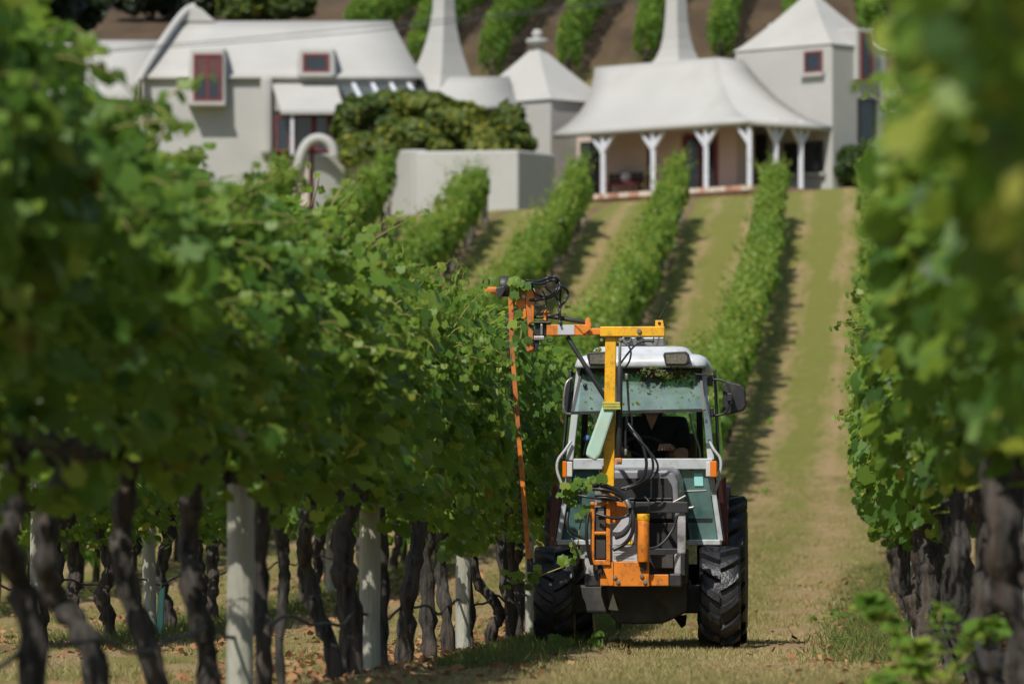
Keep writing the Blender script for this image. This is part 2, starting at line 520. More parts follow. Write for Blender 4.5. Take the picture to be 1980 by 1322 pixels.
# ------------------------------------------------------------------ farmhouse
def smoothpts(P, seg=6):
    P = [Vector(p) for p in P]; out = []
    for i in range(len(P) - 1):
        p0, p1, p2, p3 = P[max(i-1, 0)], P[i], P[i+1], P[min(i+2, len(P)-1)]
        for j in range(seg):
            t = j/seg
            out.append(.5*((2*p1) + (-p0 + p2)*t + (2*p0 - 5*p1 + 4*p2 - p3)*t*t + (-p0 + 3*p1 - 3*p2 + p3)*t**3))
    return out + [P[-1]]
E1 = Vector((.725, -.688, 0)).normalized()       # along the verandah front, towards its near corner
E2 = Vector((-E1.y, E1.x, 0))                    # into the building
KC = Vector((8.69, 205.5, 0))                    # near corner of the verandah eaves
FLOORZ = 14.15
HB = Vector((0, 208, 13.6))
house = thing('farmhouse', 'white plastered farmhouse with swept roofs, tall chimneys and verandah on the hill', 'house', HB)
def hb(mb, name, mat, parent=None, **k):
    if parent is None or parent is house:
        return mb.build(name, mat, house, org=HB, **k)
    return mb.build(name, mat, parent, org=HB, **k)
def Q(a, b, z):
    p = KC + E1*a + E2*b
    return Vector((p.x, p.y, z))
def pbox(mb, x0, y0, x1, y1, d0, d1):
    a, b = H(x0, y0, d0), H(x1, y1, d0)
    return mb.box((a.x, d0, b.z), (b.x, d1, a.z))
def orient_box(mb, c, r, u, n, w, h, t0, t1):
    """box centred on c in plane (r,u), from t0 to t1 along n"""
    lo = [c + r*sx*w/2 + u*sy*h/2 + n*t0 for sx, sy in ((-1,-1),(1,-1),(1,1),(-1,1))]
    hi = [c + r*sx*w/2 + u*sy*h/2 + n*t1 for sx, sy in ((-1,-1),(1,-1),(1,1),(-1,1))]
    return mb.hexa(lo, hi)
UP = Vector((0, 0, 1))
def window(c, r, n, w, h, frame=.09, mull=0, blind=0, mat=None, sill=True, name='window'):
    mat = mat or M['redwood']
    fr = MB()
    for s in (-1, 1):
        orient_box(fr, c + r*s*(w/2 - frame/2), r, UP, n, frame, h, -.05, .05)
        orient_box(fr, c + UP*s*(h/2 - frame/2), r, UP, n, w - 2*frame, frame, -.05, .048)
    for i in range(mull):
        orient_box(fr, c + r*(w*((i+1)/(mull+1) - .5)), r, UP, n, frame*.9, h - 2*frame, -.05, .045)
    f = hb(fr, name, mat)
    for i in range(mull + 1):
        ww = (w - 2*frame)/(mull + 1)
        cc = c + r*(-w/2 + frame + ww*(i + .5))
        hb(orient_box(MB(), cc, r, UP, n, ww, h - 2*frame, -.02, .01), 'pane', M['pane'], f)
        if blind:
            hb(orient_box(MB(), cc + UP*((h - 2*frame)*(1 - blind)/2), r, UP, n, ww, (h - 2*frame)*blind, .012, .02), 'blind', M['blind'], f)
    if sill:
        hb(orient_box(MB(), c - UP*(h/2 + .07), r, UP, n, w + .25, .13, -.05, .16), 'sill', M['plaster'], f)
    return f

XR = Vector((1, 0, 0)); NF = Vector((0, -1, 0))
# --- left wing A: long steep roof, ridge parallel to the picture
def wingA():
    ze = H(0, 147, 212).z; zr = H(0, 41, 216).z
    xl, xr = H(277, 0, 212).x, H(812, 0, 212).x
    m = MB().box((xl, 212, 12.6), (xr - .2, 220, ze + .05))
    hb(m, 'wall', M['plaster'])
    rl, rr = H(400, 0, 216).x, H(750, 0, 216).x
    rows = []
    for t in np.linspace(0, 1, 7):                      # front slope, slightly concave
        z = ze - .05 + (zr - ze + .05)*(t**1.12); d = 211.75 + (216 - 211.75)*t
        a = H(np.interp(t, [0, .3, .65, 1], [270, 292, 316, 340]), 0, d).x
        b = xr + .15 + (rr - xr)*t
        rows.append([Vector((a + (b - a)*s, d, z)) for s in np.linspace(0, 1, 6)])
    back = [[Vector((p.x, 432 - p.y, p.z)) for p in r] for r in rows]
    m = MB().grid(rows); m.grid([r[::-1] for r in back])
    for i in range(6):
        m.poly([rows[i][-1], back[i][-1], back[i+1][-1], rows[i+1][-1]])
    hb(m, 'roof', M['plaster'], solid=.12)
    # rounded peak over the left gable and its thick swept rim
    pk = [(338, 44), (352, 31), (367, 17), (378, 13), (390, 18), (404, 31), (420, 44)]
    m = MB()
    f_ = [H(x, y, 215.9) for x, y in pk]
    m.prism([p - Vector((0, .1, 0)) for p in f_][::-1], (0, .9, 0))
    hb(m, 'gable_peak', M['plaster'], bevel=.06)
    rim = smoothpts([H(x, y, d) for x, y, d in ((258, 235, 211.3), (262, 180, 211.4), (271, 152, 211.5), (290, 118, 212.6), (316, 78, 214.0), (343, 40, 215.4), (362, 20, 215.9), (378, 13, 216.0))], 4)
    hb(MB().tube(rim, [.15]*len(rim), 10), 'gable_rim', M['plaster'])
    # narrow left window seen edge-on
    hb(pbox(MB(), 268, 152, 273, 198, 211.25, 211.6), 'window', M['blind'])
    # dormers
    for (x0, y0, x1, y1, wx0, wy0, wx1, wy1, d0, d1, mu, bl) in ((364, 92, 438, 206, 374, 105, 429, 197, 211.35, 214.6, 1, .5), (575, 92, 650, 151, 585, 104, 636, 141, 211.6, 215.2, 0, 0)):
        dm = MB()
        a, b = H(x0, y0, d0), H(x1, y1, d0)
        # cheeks sweep out at the foot of the roof
        dm.hexa([Vector((a.x, d0, b.z)), Vector((b.x, d0, b.z)), Vector((b.x, d1, b.z)), Vector((a.x - .3, d1, b.z))],
                [Vector((a.x + .08, d0, a.z)), Vector((b.x - .05, d0, a.z)), Vector((b.x - .05, d1, a.z + .15)), Vector((a.x, d1, a.z + .15))])
        hb(dm, 'dormer', M['plaster'], bevel=.12)
        c = H((wx0 + wx1)/2, (wy0 + wy1)/2, d0 - .02)
        window(c, XR, NF, (wx1 - wx0)/F*d0, (wy1 - wy0)/F*d0, .10, mu, bl)
wingA()
# --- far left low wing
def wingL():
    m = MB().box((H(30, 0, 216).x, 216, 12), (H(300, 0, 216).x, 221, H(0, 190, 216).z))
    hb(m, 'wall', M['plaster'])
    rows = []
    for t in np.linspace(0, 1, 5):
        d = 215.7 + 3*t; y = 195 - 117*t**.85
        rows.append([H(x, y, d) for x in (26, 120, 220, 322)])
    m = MB().grid(rows)
    m.grid([[p for p in rows[-1]], [p + Vector((0, 2.6, -2.0)) for p in rows[-1]]])
    hb(m, 'roof', M['plaster'], solid=.12)
wingL()
# --- lean-to with glazed wall
def leanto():
    top = [H(525, 156, 212.2), H(650, 156, 212.2)]; bot = [H(543, 212, 209.6), H(667, 212, 209.6)]
    dn = Vector((0, 0, -.2))
    m = MB().hexa([bot[0] + dn, bot[1] + dn, top[1] + dn, top[0] + dn], [bot[0], bot[1], top[1], top[0]])
    hb(m, 'roof', M['plaster'], bevel=.05)
    hb(pbox(MB(), 503, 146, 527, 300, 211.7, 212.3), 'wall', M['plaster'], bevel=.15)
    hb(pbox(MB(), 528, 214, 662, 300, 210.3, 211.8), 'wall', M['dark'])
    for x0, x1 in ((532, 562), (568, 606), (608, 636), (638, 660)):
        c = H((x0 + x1)/2, 258, 210.2)
        window(c, XR, NF, (x1 - x0)/F*210, 70/F*210, .08, 0, 0, sill=False)
    m = MB().bar(H(565, 300, 209.8), H(565, 214, 209.8), .12)
    hb(m, 'verandah_post', M['postpaint'])
    # glazed roof strip with rafters
    g = MB().hexa([H(655, 166, 212) + dn, H(795, 166, 212) + dn, H(815, 196, 209.4) + dn, H(676, 196, 209.4) + dn],
                  [H(655, 166, 212), H(795, 166, 212), H(815, 196, 209.4), H(676, 196, 209.4)])
    gl = hb(g, 'glass_roof', M['skyglass'])
    for x in (683, 720, 756, 790):
        hb(MB().bar(H(x, 165, 211.9) + Vector((0, 0, .04)), H(x + 16, 196, 209.4) + Vector((0, 0, .04)), .14, .1), 'rafter', M['rafter'], gl)
leanto()
# --- link roof between chimney and pyramid house, with its wall
def linkroof():
    rows = []
    for t in np.linspace(0, 1, 6):
        tp = [H(770, 152, 214.0), H(890, 149, 214.4), H(985, 148, 215.5)]
        bt = [H(800, 212, 210.2), H(905, 209, 212.2), H(1005, 200, 213.2)]
        rows.append([b.lerp(a, t) - Vector((0, 0, .25*math.sin(math.pi*t))) for a, b in zip(tp, bt)])
    m = MB().grid(rows)
    m.grid([rows[-1], [p + Vector((0, 3, -1.5)) for p in rows[-1]]])
    hb(m, 'roof', M['plaster'], solid=.15)
    hb(pbox(MB(), 790, 203, 930, 330, 211.6, 214), 'wall', M['plaster'])
linkroof()
# --- flared chimneys (square on plan, turned like the verandah wing)
def chimney(prof, d, name):
    rows = []
    for (cx, y, hwpx) in prof:
        c = H(cx, y, d); h = hwpx/F*d
        cn = [E1*1 - E2*1, E1*1 + E2*1, -E1*1 + E2*1, -E1*1 - E2*1]
        ring = []
        for i in range(4):
            ring.append(c + cn[i]*h/1.41); 
        ring.append(ring[0])
        rows.append(ring)
    m = MB().grid(rows, smooth=False)
    m.poly(rows[-1][:4])
    hb(m, name, M['plaster'], bevel=.1)
ch = [(848, 205, 92), (850, 172, 76), (852, 150, 61), (854, 130, 52), (855, 110, 44), (856, 85, 36), (857, 55, 29), (858, 20, 24), (859, -30, 22), (859, -75, 22)]
chimney(ch, 215.2, 'chimney')
ch = [(1308, 132, 60), (1309, 114, 44), (1309, 98, 36), (1309, 78, 30), (1308, 45, 25), (1308, 5, 22.5), (1308, -40, 21), (1308, -80, 21)]
chimney(ch, 213.0, 'chimney')
# --- pyramid-roofed room B
def pyramid_room():
    C0 = Vector((H(1065, 0, 213.4).x, 213.4, 0))
    def q(a, b, z): p = C0 + E1*a + E2*b; return Vector((p.x, p.y, z))
    ze = H(0, 190, 213.4).z; za = H(0, 84, 216.3).z
    La, Mb = 4.6, 3.4
    m = MB().hexa([q(0,0,12.8), q(0,Mb,12.8), q(-La,Mb,12.8), q(-La,0,12.8)], [q(0,0,ze), q(0,Mb,ze), q(-La,Mb,ze), q(-La,0,ze)])
    hb(m, 'wall', M['plaster'])
    rows = []
    for t in np.linspace(0, .965, 9):
        z = ze - .04 + (za - ze)*(t**1.12)
        s = 1 - t; o = .10*(1 - t)
        ca, cb = -La/2, Mb/2
        ring = []
        for sx, sy in ((1,-1),(1,1),(-1,1),(-1,-1),(1,-1)):
            ring.append(q(ca + sx*(La/2*s + o), cb + sy*(Mb/2*s + o), z))
        rows.append(ring)
    m = MB().grid(rows, smooth=False); m.poly(rows[-1][:4])
    rf = hb(m, 'roof', M['plaster'])
    top = q(-La/2, Mb/2, 0)
    zt = rows[-1][0].z
    prof = [(a_*.85, b_*.85) for a_, b_ in [(.20, -.12), (.20, .10), (.46, .12), (.50, .17), (.50, .27), (.46, .33), (.16, .34), (.19, .40), (.235, .50), (.235, .60), (.18, .70), (.08, .76), (.0, .77)]]
    hb(MB().lathe(prof, (top.x, top.y, zt), 'Z', 20), 'finial', M['plaster'], rf)
    # tall shuttered opening on the front
    for x in (960, 1003):
        L_ = (C0.x - (x - CXP)/F*214.8)/.75
        c = q(-L_, 0, H(0, 240, 214.8).z) - E2*.02
        window(c, E1, -E2, .5, 1.4, .07, 0, 0, mat=M['postpaint'], sill=False)
pyramid_room()
# --- verandah wing C
ZE = 16.47; ZR = 19.17
def verandah():
    rows = []
    nt_ = 10
    for t in np.linspace(0, 1, nt_):
        zz = ZE + (ZR - ZE)*(.62*t + .38*t**2.2) if t > 0 else ZE
        al = -9.9 + (-10.4 + 9.9)*t + 1.3*math.sin(math.pi*t)*.35
        ar = 0 - 4.3*(t**.82)
        rows.append([Q(al + (ar - al)*s, 2.9*t, zz) for s in np.linspace(0, 1, 8)])
    m = MB().grid(rows)
    hip = []
    for i, t in enumerate(np.linspace(0, 1, nt_)):
        p = rows[i][-1]
        a_ = -4.3*(t**.82)
        hip.append([p, Q(a_, 3.6, p.z), Q(a_, 4.45, p.z)])
    m.grid(hip)
    bk = []
    for t in np.linspace(0, 1, 3):
        bk.append([Q(-10.4 + 6.1*s, 2.9 + 2.5*t, ZR - 1.2*t) for s in np.linspace(0, 1, 4)])
    m.grid(bk)
    hb(m, 'verandah_roof', M['plaster'], solid=.2)
    fl = MB().hexa([Q(-9.6,.1,13.3), Q(-.1,.1,13.3), Q(-.1,4.4,13.3), Q(-9.6,4.4,13.3)], [Q(-9.6,.1,FLOORZ-.02), Q(-.1,.1,FLOORZ-.02), Q(-.1,4.4,FLOORZ-.02), Q(-9.6,4.4,FLOORZ-.02)])
    flo = hb(fl, 'verandah_floor', M['terracotta'])
    for i in range(38):                                  # brick-on-edge step
        a = -9.5 + i*.25
        orient = MB(); orient_box(orient, Q(a + .11, .02, FLOORZ - .11), E1, UP, -E2, .21, .17, -.05, .08)
        hb(orient, 'brick', M['brick'] if R.random() < .3 else M['brickpale'], flo)
    # inner wall
    m = MB().hexa([Q(-10.9,2.2,13.5), Q(-2.7,2.2,13.5), Q(-2.7,3.2,13.5), Q(-10.9,3.2,13.5)], [Q(-10.9,2.2,ZE+.5), Q(-2.7,2.2,ZE+.5), Q(-2.7,3.2,ZE+.5), Q(-10.9,3.2,ZE+.5)])
    hb(m, 'wall', M['plaster_pink'])
    zc = FLOORZ + 1.08
    window(Q(-10.0, 2.18, zc), E1, -E2, .95, 2.15, .1, 0, 0, mat=M['dark'], sill=False, name='door')
    window(Q(-6.9, 2.18, zc), E1, -E2, .35, 2.1, .06, 0, 0, sill=False, name='window')
    window(Q(-4.45, 2.18, zc), E1, -E2, 1.7, 2.15, .13, 1, 0, sill=False, name='door')
    for a in (-7.6, -5.1, -2.5, -.4):
        m = MB().bar(Q(a, .28, FLOORZ - .02), Q(a, .28, ZE + .15), .17)
        p = hb(m, 'verandah_post', M['postpaint'])
        for s in (-1, 1):
            if a > -.5 and s > 0: continue
            hb(MB().bar(Q(a, .28, ZE - .80), Q(a + s*.55, .28, ZE - .14), .13), 'bracket', M['postpaint'], p)
    for b in (1.6, 3.0):
        m = MB().bar(Q(-.28, b, 14.0), Q(-.28, b, ZE + .15), .17)
        p = hb(m, 'verandah_post', M['postpaint'])
        for s in (-1, 1):
            hb(MB().bar(Q(-.28, b, ZE - .75), Q(-.28, b + s*.45, ZE - .14), .11), 'bracket', M['postpaint'], p)
verandah()
# --- tower D
def tower():
    TC = KC + E2*4.42
    def q(a, b, z): p = TC + E1*a + E2*b; return Vector((p.x, p.y, z))
    ze = H(0, 85, 208.9).z; za = H(0, -16, 211.6).z
    La, Mb = 4.75, 3.2
    m = MB().hexa([q(0,0,13.4), q(0,Mb,13.4), q(-La,Mb,13.4), q(-La,0,13.4)], [q(0,0,ze), q(0,Mb,ze), q(-La,Mb,ze), q(-La,0,ze)])
    hb(m, 'tower', M['plaster'], bevel=.08)
    rows = []
    for t in np.linspace(0, 1, 9):
        z = ze - .02 + (za - ze)*(t**1.15)
        s = 1 - t*.97; o = .05*(1 - t)
        ring = [q(-La*.5 + sx*(La/2*s + o), Mb/2 + sy*(Mb/2*s + o), z) for sx, sy in ((1,-1),(1,1),(-1,1),(-1,-1),(1,-1))]
        rows.append(ring)
    m = MB().grid(rows, smooth=False); m.poly(rows[-1][:4])
    hb(m, 'tower_roof', M['plaster'])
    # small step on the left roof edge
    hb(MB().hexa([q(-3.9,.9,ze+.2), q(-3.4,.9,ze+.2), q(-3.4,1.5,ze+.2), q(-3.9,1.5,ze+.2)], [q(-3.9,.9,ze+1.02), q(-3.4,.9,ze+1.05), q(-3.4,1.5,ze+1.05), q(-3.9,1.5,ze+1.02)]), 'roof_step', M['plaster'], bevel=.05)
    # front window
    window(q(-.86, -.03, H(0, 119, 209).z), E1, -E2, .84, .80, .08, 0, 0)
    # ground-floor window under the verandah roof
    window(q(-1.35, -.03, FLOORZ + 1.25), E1, -E2, 1.9, 1.15, .12, 1, 0, mat=M['dark'])
    window(q(-3.6, -.03, FLOORZ + 1.2), E1, -E2, .9, 2.0, .1, 0, 0, mat=M['dark'], sill=False, name='door')
    # right side: dormer window and door
    n = E1
    dm = MB(); orient_box(dm, q(0, 1.78, H(0, 108, 210).z), E2, UP, n, 1.05, 1.95, -1.7, .14)
    hb(dm, 'dormer', M['plaster'], bevel=.06)
    window(q(.16, 1.78, H(0, 110, 210).z), E2, n, .66, 1.75, .08, 0, 0, sill=False)
    window(q(.02, 1.95, H(0, 233, 210).z), E2, n, 1.0, 1.6, .08, 0, 0, mat=M['dark'], sill=False, name='door')
tower()

# bench with a cushion under the verandah
bl = Q(-7.9, 1.6, FLOORZ)
be = thing('garden_bench', 'dark wooden bench with red seat against the shaded verandah wall', 'bench', bl, math.atan2(E1.y, E1.x))
for s in (-1, 1):
    for y in (-.2, .2):
        MB().box((s*.75 - .04, y - .04, 0), (s*.75 + .04, y + .04, .42)).build('leg', M['dark'], be)
MB().box((-.85, -.25, .42), (.85, .25, .48)).build('seat', M['redwood'], be)
for i in range(3):
    MB().box((-.85, .24, .52 + i*.12), (.85, .28, .61 + i*.12)).build('back_slat', M['dark'], be)
for s in (-1, 1):
    MB().box((s*.8 - .03, .281, .3), (s*.8 + .03, .32, .9)).build('back_post', M['dark'], be)
cu = MB().lathe([(0, -.14), (.14, -.10), (.2, 0), (.14, .1), (0, .14)], (0, 0, 0), 'Y', 14)
cu = cu.build('cushion', M['postpaint'], None, loc=bl + E1*.25 + UP*.68)
tag(cu, 'round pale blue cushion sitting on the dark verandah bench', 'cushion')

# ------------------------------------------------------------------ courtyard wall and arch
cw = thing('courtyard_wall', 'white rendered courtyard wall with square corner pier below the shrubs', 'wall', (0, 205, 13.2))
CB = Vector((0, 205, 13.2))
def wallseg(x0, d0, x1, d1, yt0, yt1, yb, th, mat, name='wall_panel'):
    a, b = H(x0, yt0, d0), H(x1, yt1, d1)
    r = (b - a); r.z = 0; r.normalize(); n = Vector((-r.y, r.x, 0))
    if n.y < 0: n = -n
    zb = min(float(zg(a.x, a.y)), float(zg(b.x, b.y))) - .4
    lo = [Vector((a.x, a.y, zb)), Vector((b.x, b.y, zb)), Vector((b.x, b.y, zb)) + n*th, Vector((a.x, a.y, zb)) + n*th]
    hi = [a, b, b + n*th, a + n*th]
    return MB().hexa(lo, hi).build(name, mat, cw, org=CB, bevel=.08)
wallseg(606, 205.6, 668, 206.2, 297, 298, 390, .5, M['plaster'])
wallseg(669, 206.6, 768, 206.9, 300, 300, 390, .35, M['plaster_pink'])
wallseg(757, 206.3, 798, 204.6, 291, 289, 395, .6, M['plaster'], 'pier')
wallseg(799, 204.7, 1001, 202.7, 293, 290, 400, .4, M['plaster'])
wallseg(1001.5, 202.7, 1074, 205.6, 290, 298, 395, .4, M['plaster'])
ar = thing('garden_arch', 'rounded white plaster arch over the courtyard gateway', 'arch', (H(605, 0, 205).x, 205, 13.2))
AB = Vector((H(605, 0, 205).x, 205, 13.2))
pts = [H(x, y, 205.2) for x, y in ((574, 330), (579, 308), (586, 290), (596, 276), (608, 269), (620, 268), (632, 273), (641, 283), (645, 296), (645, 304))]
MB().tube(smoothpts(pts, 3), .18, 12).build('arch_ring', M['plaster'], ar, org=AB)
m = MB().prism([H(563, 400, 205.3), H(598, 400, 205.3), H(598, 300, 205.3), H(588, 292, 205.3), H(578, 310, 205.3), H(564, 345, 205.3)], (0, .45, 0))
m.build('gate_pier', M['plaster_pink'], ar, org=AB, bevel=.05)
m = MB(); a, b = H(598.5, 285, 205.6), H(606, 410, 205.6)
m.box((a.x, 205.55, b.z), (b.x, 205.7, a.z)).build('gate', M['redwood'], ar, org=AB)

# ------------------------------------------------------------------ garden shrubs and far trees
def shrub(name, label, cat, px, py_base, d, lobes, n, size, mat, tint, seed, group=None, trunk=True):
    """lobes in px offsets: (x, y, depth off, rx px, ry px)"""
    b = H(px, py_base, d); b.z = float(zg(b.x, d))
    root = thing(name, label, cat, b, 0, group)
    L_ = []
    for (x, y, dd, rx, ry) in lobes:
        c = H(x, y, d + dd) - b
        L_.append((np.array(c), np.array((rx/F*d, (rx + ry)/2/F*d, ry/F*d))))
    V, T, C = shrub_cloud(seed, n, L_, size, 1, tint)
    npmesh('crown', V, T, mat, C, root, kind='stuff')
    if trunk:
        m = MB()
        for (c, r) in L_:
            tgt = Vector(c)
            m.tube([Vector((R.uniform(-.15, .15), R.uniform(-.1, .1), -.1)), tgt*.45 + Vector((R.uniform(-.2, .2), 0, 0)), tgt], [.11, .07, .03], 6)
        m.build('trunk', M['bark'], root)
    return root
shrub('courtyard_shrub', 'dark green shrub rounded beside the glass roof and arch', 'shrub', 712, 330, 208.2,
      [(690, 215, 0, 38, 30), (735, 208, .3, 48, 30), (680, 245, .2, 30, 32), (775, 205, .5, 40, 28), (765, 245, 0, 40, 30)], 5200, (.10, .18), M['shrub'], (.42, .18), 31)
shrub('courtyard_shrub', 'broad yellow green shrub spilling over the courtyard wall', 'shrub', 860, 330, 206.6,
      [(820, 205, 0, 58, 30), (800, 262, -.4, 70, 30), (870, 235, 0, 75, 42), (915, 265, 0, 60, 38), (700, 278, -.4, 45, 18), (760, 282, -.3, 60, 22), (850, 290, -1.4, 26, 22), (930, 290, -1.6, 28, 26), (680, 300, -1.3, 22, 18)], 8200, (.10, .19), M['shrub'], (.74, .18), 32)
shrub('courtyard_shrub', 'upright olive green shrub in front of the pyramid roofed room', 'shrub', 985, 330, 207.0,
      [(985, 235, 0, 34, 34), (1000, 270, 0, 32, 30), (960, 265, 0, 30, 34), (1015, 280, .2, 20, 22)], 3600, (.09, .16), M['shrub'], (.52, .18), 33)
shrub('clipped_bush', 'clipped dark round bush at the corner of the tower', 'bush', 1648, 345, 209,
      [(1645, 318, 0, 34, 36), (1668, 318, .4, 28, 40)], 2600, (.07, .13), M['shrub'], (.25, .12), 34)
tr = [('dense dark evergreen tree at the left edge above the farmhouse', 75, 100, 250, [(30, 40, 0, 70, 70), (110, 30, 1, 70, 55), (60, -30, 0, 90, 60), (165, 5, 2, 40, 40)], M['dark_tree'], .35),
      ('dark spreading tree behind the gable peak of the farmhouse', 290, 40, 272, [(260, -6, 0, 50, 30), (330, -8, 1, 60, 32), (400, -2, 0, 50, 26), (300, -60, 0, 90, 50)], M['dark_tree'], .4),
      ('olive green bushy tree behind the long white roof ridge', 520, 45, 268, [(470, 12, 0, 50, 26), (530, 8, 0, 48, 26), (575, 4, 0, 30, 24), (500, -35, 0, 70, 36)], M['shrub'], .35)]
for i, (lb, px, py, d, lobes, mt, ti) in enumerate(tr):
    shrub('hillside_tree', lb, 'tree', px, py, d, lobes, 5200, (.18, .36), mt, (ti, .2), 40 + i, 'trees on the slope above the farmhouse')

# overhead cables crossing in front of the roofs
for i, (pts, lb) in enumerate((([(-260, 131), (155, 101), (430, 78), (700, 53), (1000, 24), (1190, 3), (1500, -36)], 'upper thin overhead cable crossing in front of the white roofs'),
                               ([(-260, 131), (155, 104), (430, 85), (700, 63), (1000, 30), (1190, 6), (1500, -36)], 'lower thin overhead cable crossing in front of the white roofs'))):
    P = [H(x, y, 192) for x, y in pts]
    o = MB().tube(P, .016, 6).build('overhead_cable', M['cable'])
    tag(o, lb, 'cable', 'overhead cables')

# ------------------------------------------------------------------ vineyard rows
ORD = ['first','second','third','fourth','fifth','sixth','seventh','eighth','ninth','tenth','eleventh','twelfth','thirteenth','fourteenth','fifteenth','sixteenth','seventeenth','eighteenth','nineteenth','twentieth','twenty-first','twenty-second','twenty-third','twenty-fourth','twenty-fifth','twenty-sixth','twenty-seventh','twenty-eighth','twenty-ninth','thirtieth']
SCR = bpy.data.collections.new('scratch')        # meshes only, never linked to the scene

def keep_mesh(o):
    me = o.data
    bpy.data.objects.remove(o)
    return me
def canemesh(canes, r=.004):
    m = MB()
    for pts in canes:
        m.tube(pts, [r*1.3] + [r]*(len(pts) - 2) + [r*.5], 5)
    return m

WILD, TRIM, HILL = [], [], []
for s in range(5):
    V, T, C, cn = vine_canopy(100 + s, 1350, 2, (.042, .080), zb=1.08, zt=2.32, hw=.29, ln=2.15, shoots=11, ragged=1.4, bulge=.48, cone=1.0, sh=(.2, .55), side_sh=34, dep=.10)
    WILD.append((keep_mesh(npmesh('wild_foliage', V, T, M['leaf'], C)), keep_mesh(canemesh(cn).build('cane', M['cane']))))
for s in range(4):
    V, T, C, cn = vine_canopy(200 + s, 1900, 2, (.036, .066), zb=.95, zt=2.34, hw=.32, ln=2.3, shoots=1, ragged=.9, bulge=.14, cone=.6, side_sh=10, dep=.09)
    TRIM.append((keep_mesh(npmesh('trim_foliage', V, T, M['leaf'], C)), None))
HV = []
for s in range(5):
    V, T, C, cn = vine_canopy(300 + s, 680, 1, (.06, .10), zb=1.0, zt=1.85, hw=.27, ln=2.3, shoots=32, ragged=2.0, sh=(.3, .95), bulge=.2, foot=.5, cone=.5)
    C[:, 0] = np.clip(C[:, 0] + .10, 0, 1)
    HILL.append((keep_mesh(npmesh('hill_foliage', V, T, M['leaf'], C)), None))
for s in range(3):
    HV.append(vine_canopy(350 + s, 330, 0, (.10, .17), zb=.7, zt=2.1, hw=.38, ln=2.3, shoots=2, ragged=1.5)[:3])

LEAFM = []
for s in range(4):
    rng = np.random.default_rng(70 + s)
    V, T, C = leaves(np.zeros((1, 3)), np.array([[0, 0, 1.0]]), np.array([[0, 1.0, 0]]), np.ones(1), np.array([[.35 + .16*s, 0.]]), 2, rng)
    LEAFM.append(keep_mesh(npmesh('leaf', V, T, M['leaf'], C)))

def gnarl(pts, r0, r1, seed, n=9, seg=5):
    """bumpy old vine trunk through the given local points"""
    rng = random.Random(seed)
    P = [Vector(p) for p in pts]
    out = []
    for i in range(len(P) - 1):
        p0, p1, p2, p3 = P[max(i-1, 0)], P[i], P[i+1], P[min(i+2, len(P)-1)]
        for j in range(seg):
            t = j/seg
            out.append(.5*((2*p1) + (-p0 + p2)*t + (2*p0 - 5*p1 + 4*p2 - p3)*t*t + (-p0 + 3*p1 - 3*p2 + p3)*t**3))
    out.append(P[-1])
    m = MB()
    N_ = len(out)
    rad = [(r0 + (r1 - r0)*i/(N_-1))*(1 + .16*math.sin(i*1.7 + seed) + rng.uniform(-.1, .1)) for i in range(N_)]
    rad[0] *= 1.3
    m.tube(out, rad, n)
    m.v = [tuple(Vector(v) + Vector((rng.uniform(-1, 1), rng.uniform(-1, 1), rng.uniform(-.4, .4)))*r0*.20) for v in m.v]
    return m
TRUNK = []
for s in range(6):
    rg = random.Random(500 + s)
    x = y = 0
    pts = [(0, 0, -.08)]
    for z in (.15, .35, .55, .75, .95, 1.1):
        x += rg.uniform(-.07, .07); y += rg.uniform(-.09, .09)
        pts.append((x, y, z))
    m = gnarl(pts, .06, .05, s)
    TRUNK.append(keep_mesh(m.build('trunk', M['bark'])))
CORD = []
for s in range(3):
    rg = random.Random(600 + s)
    pts = [(0, -1.0 + .25*i, .98 + rg.uniform(-.05, .05)) for i in range(9)]
    CORD.append(keep_mesh(gnarl(pts, .032, .032, 20 + s, 7, 3).build('cordon', M['bark'])))

def newobj(name, me, parent):
    o = bpy.data.objects.new(name, me)
    COL.objects.link(o); o.parent = parent
    return o

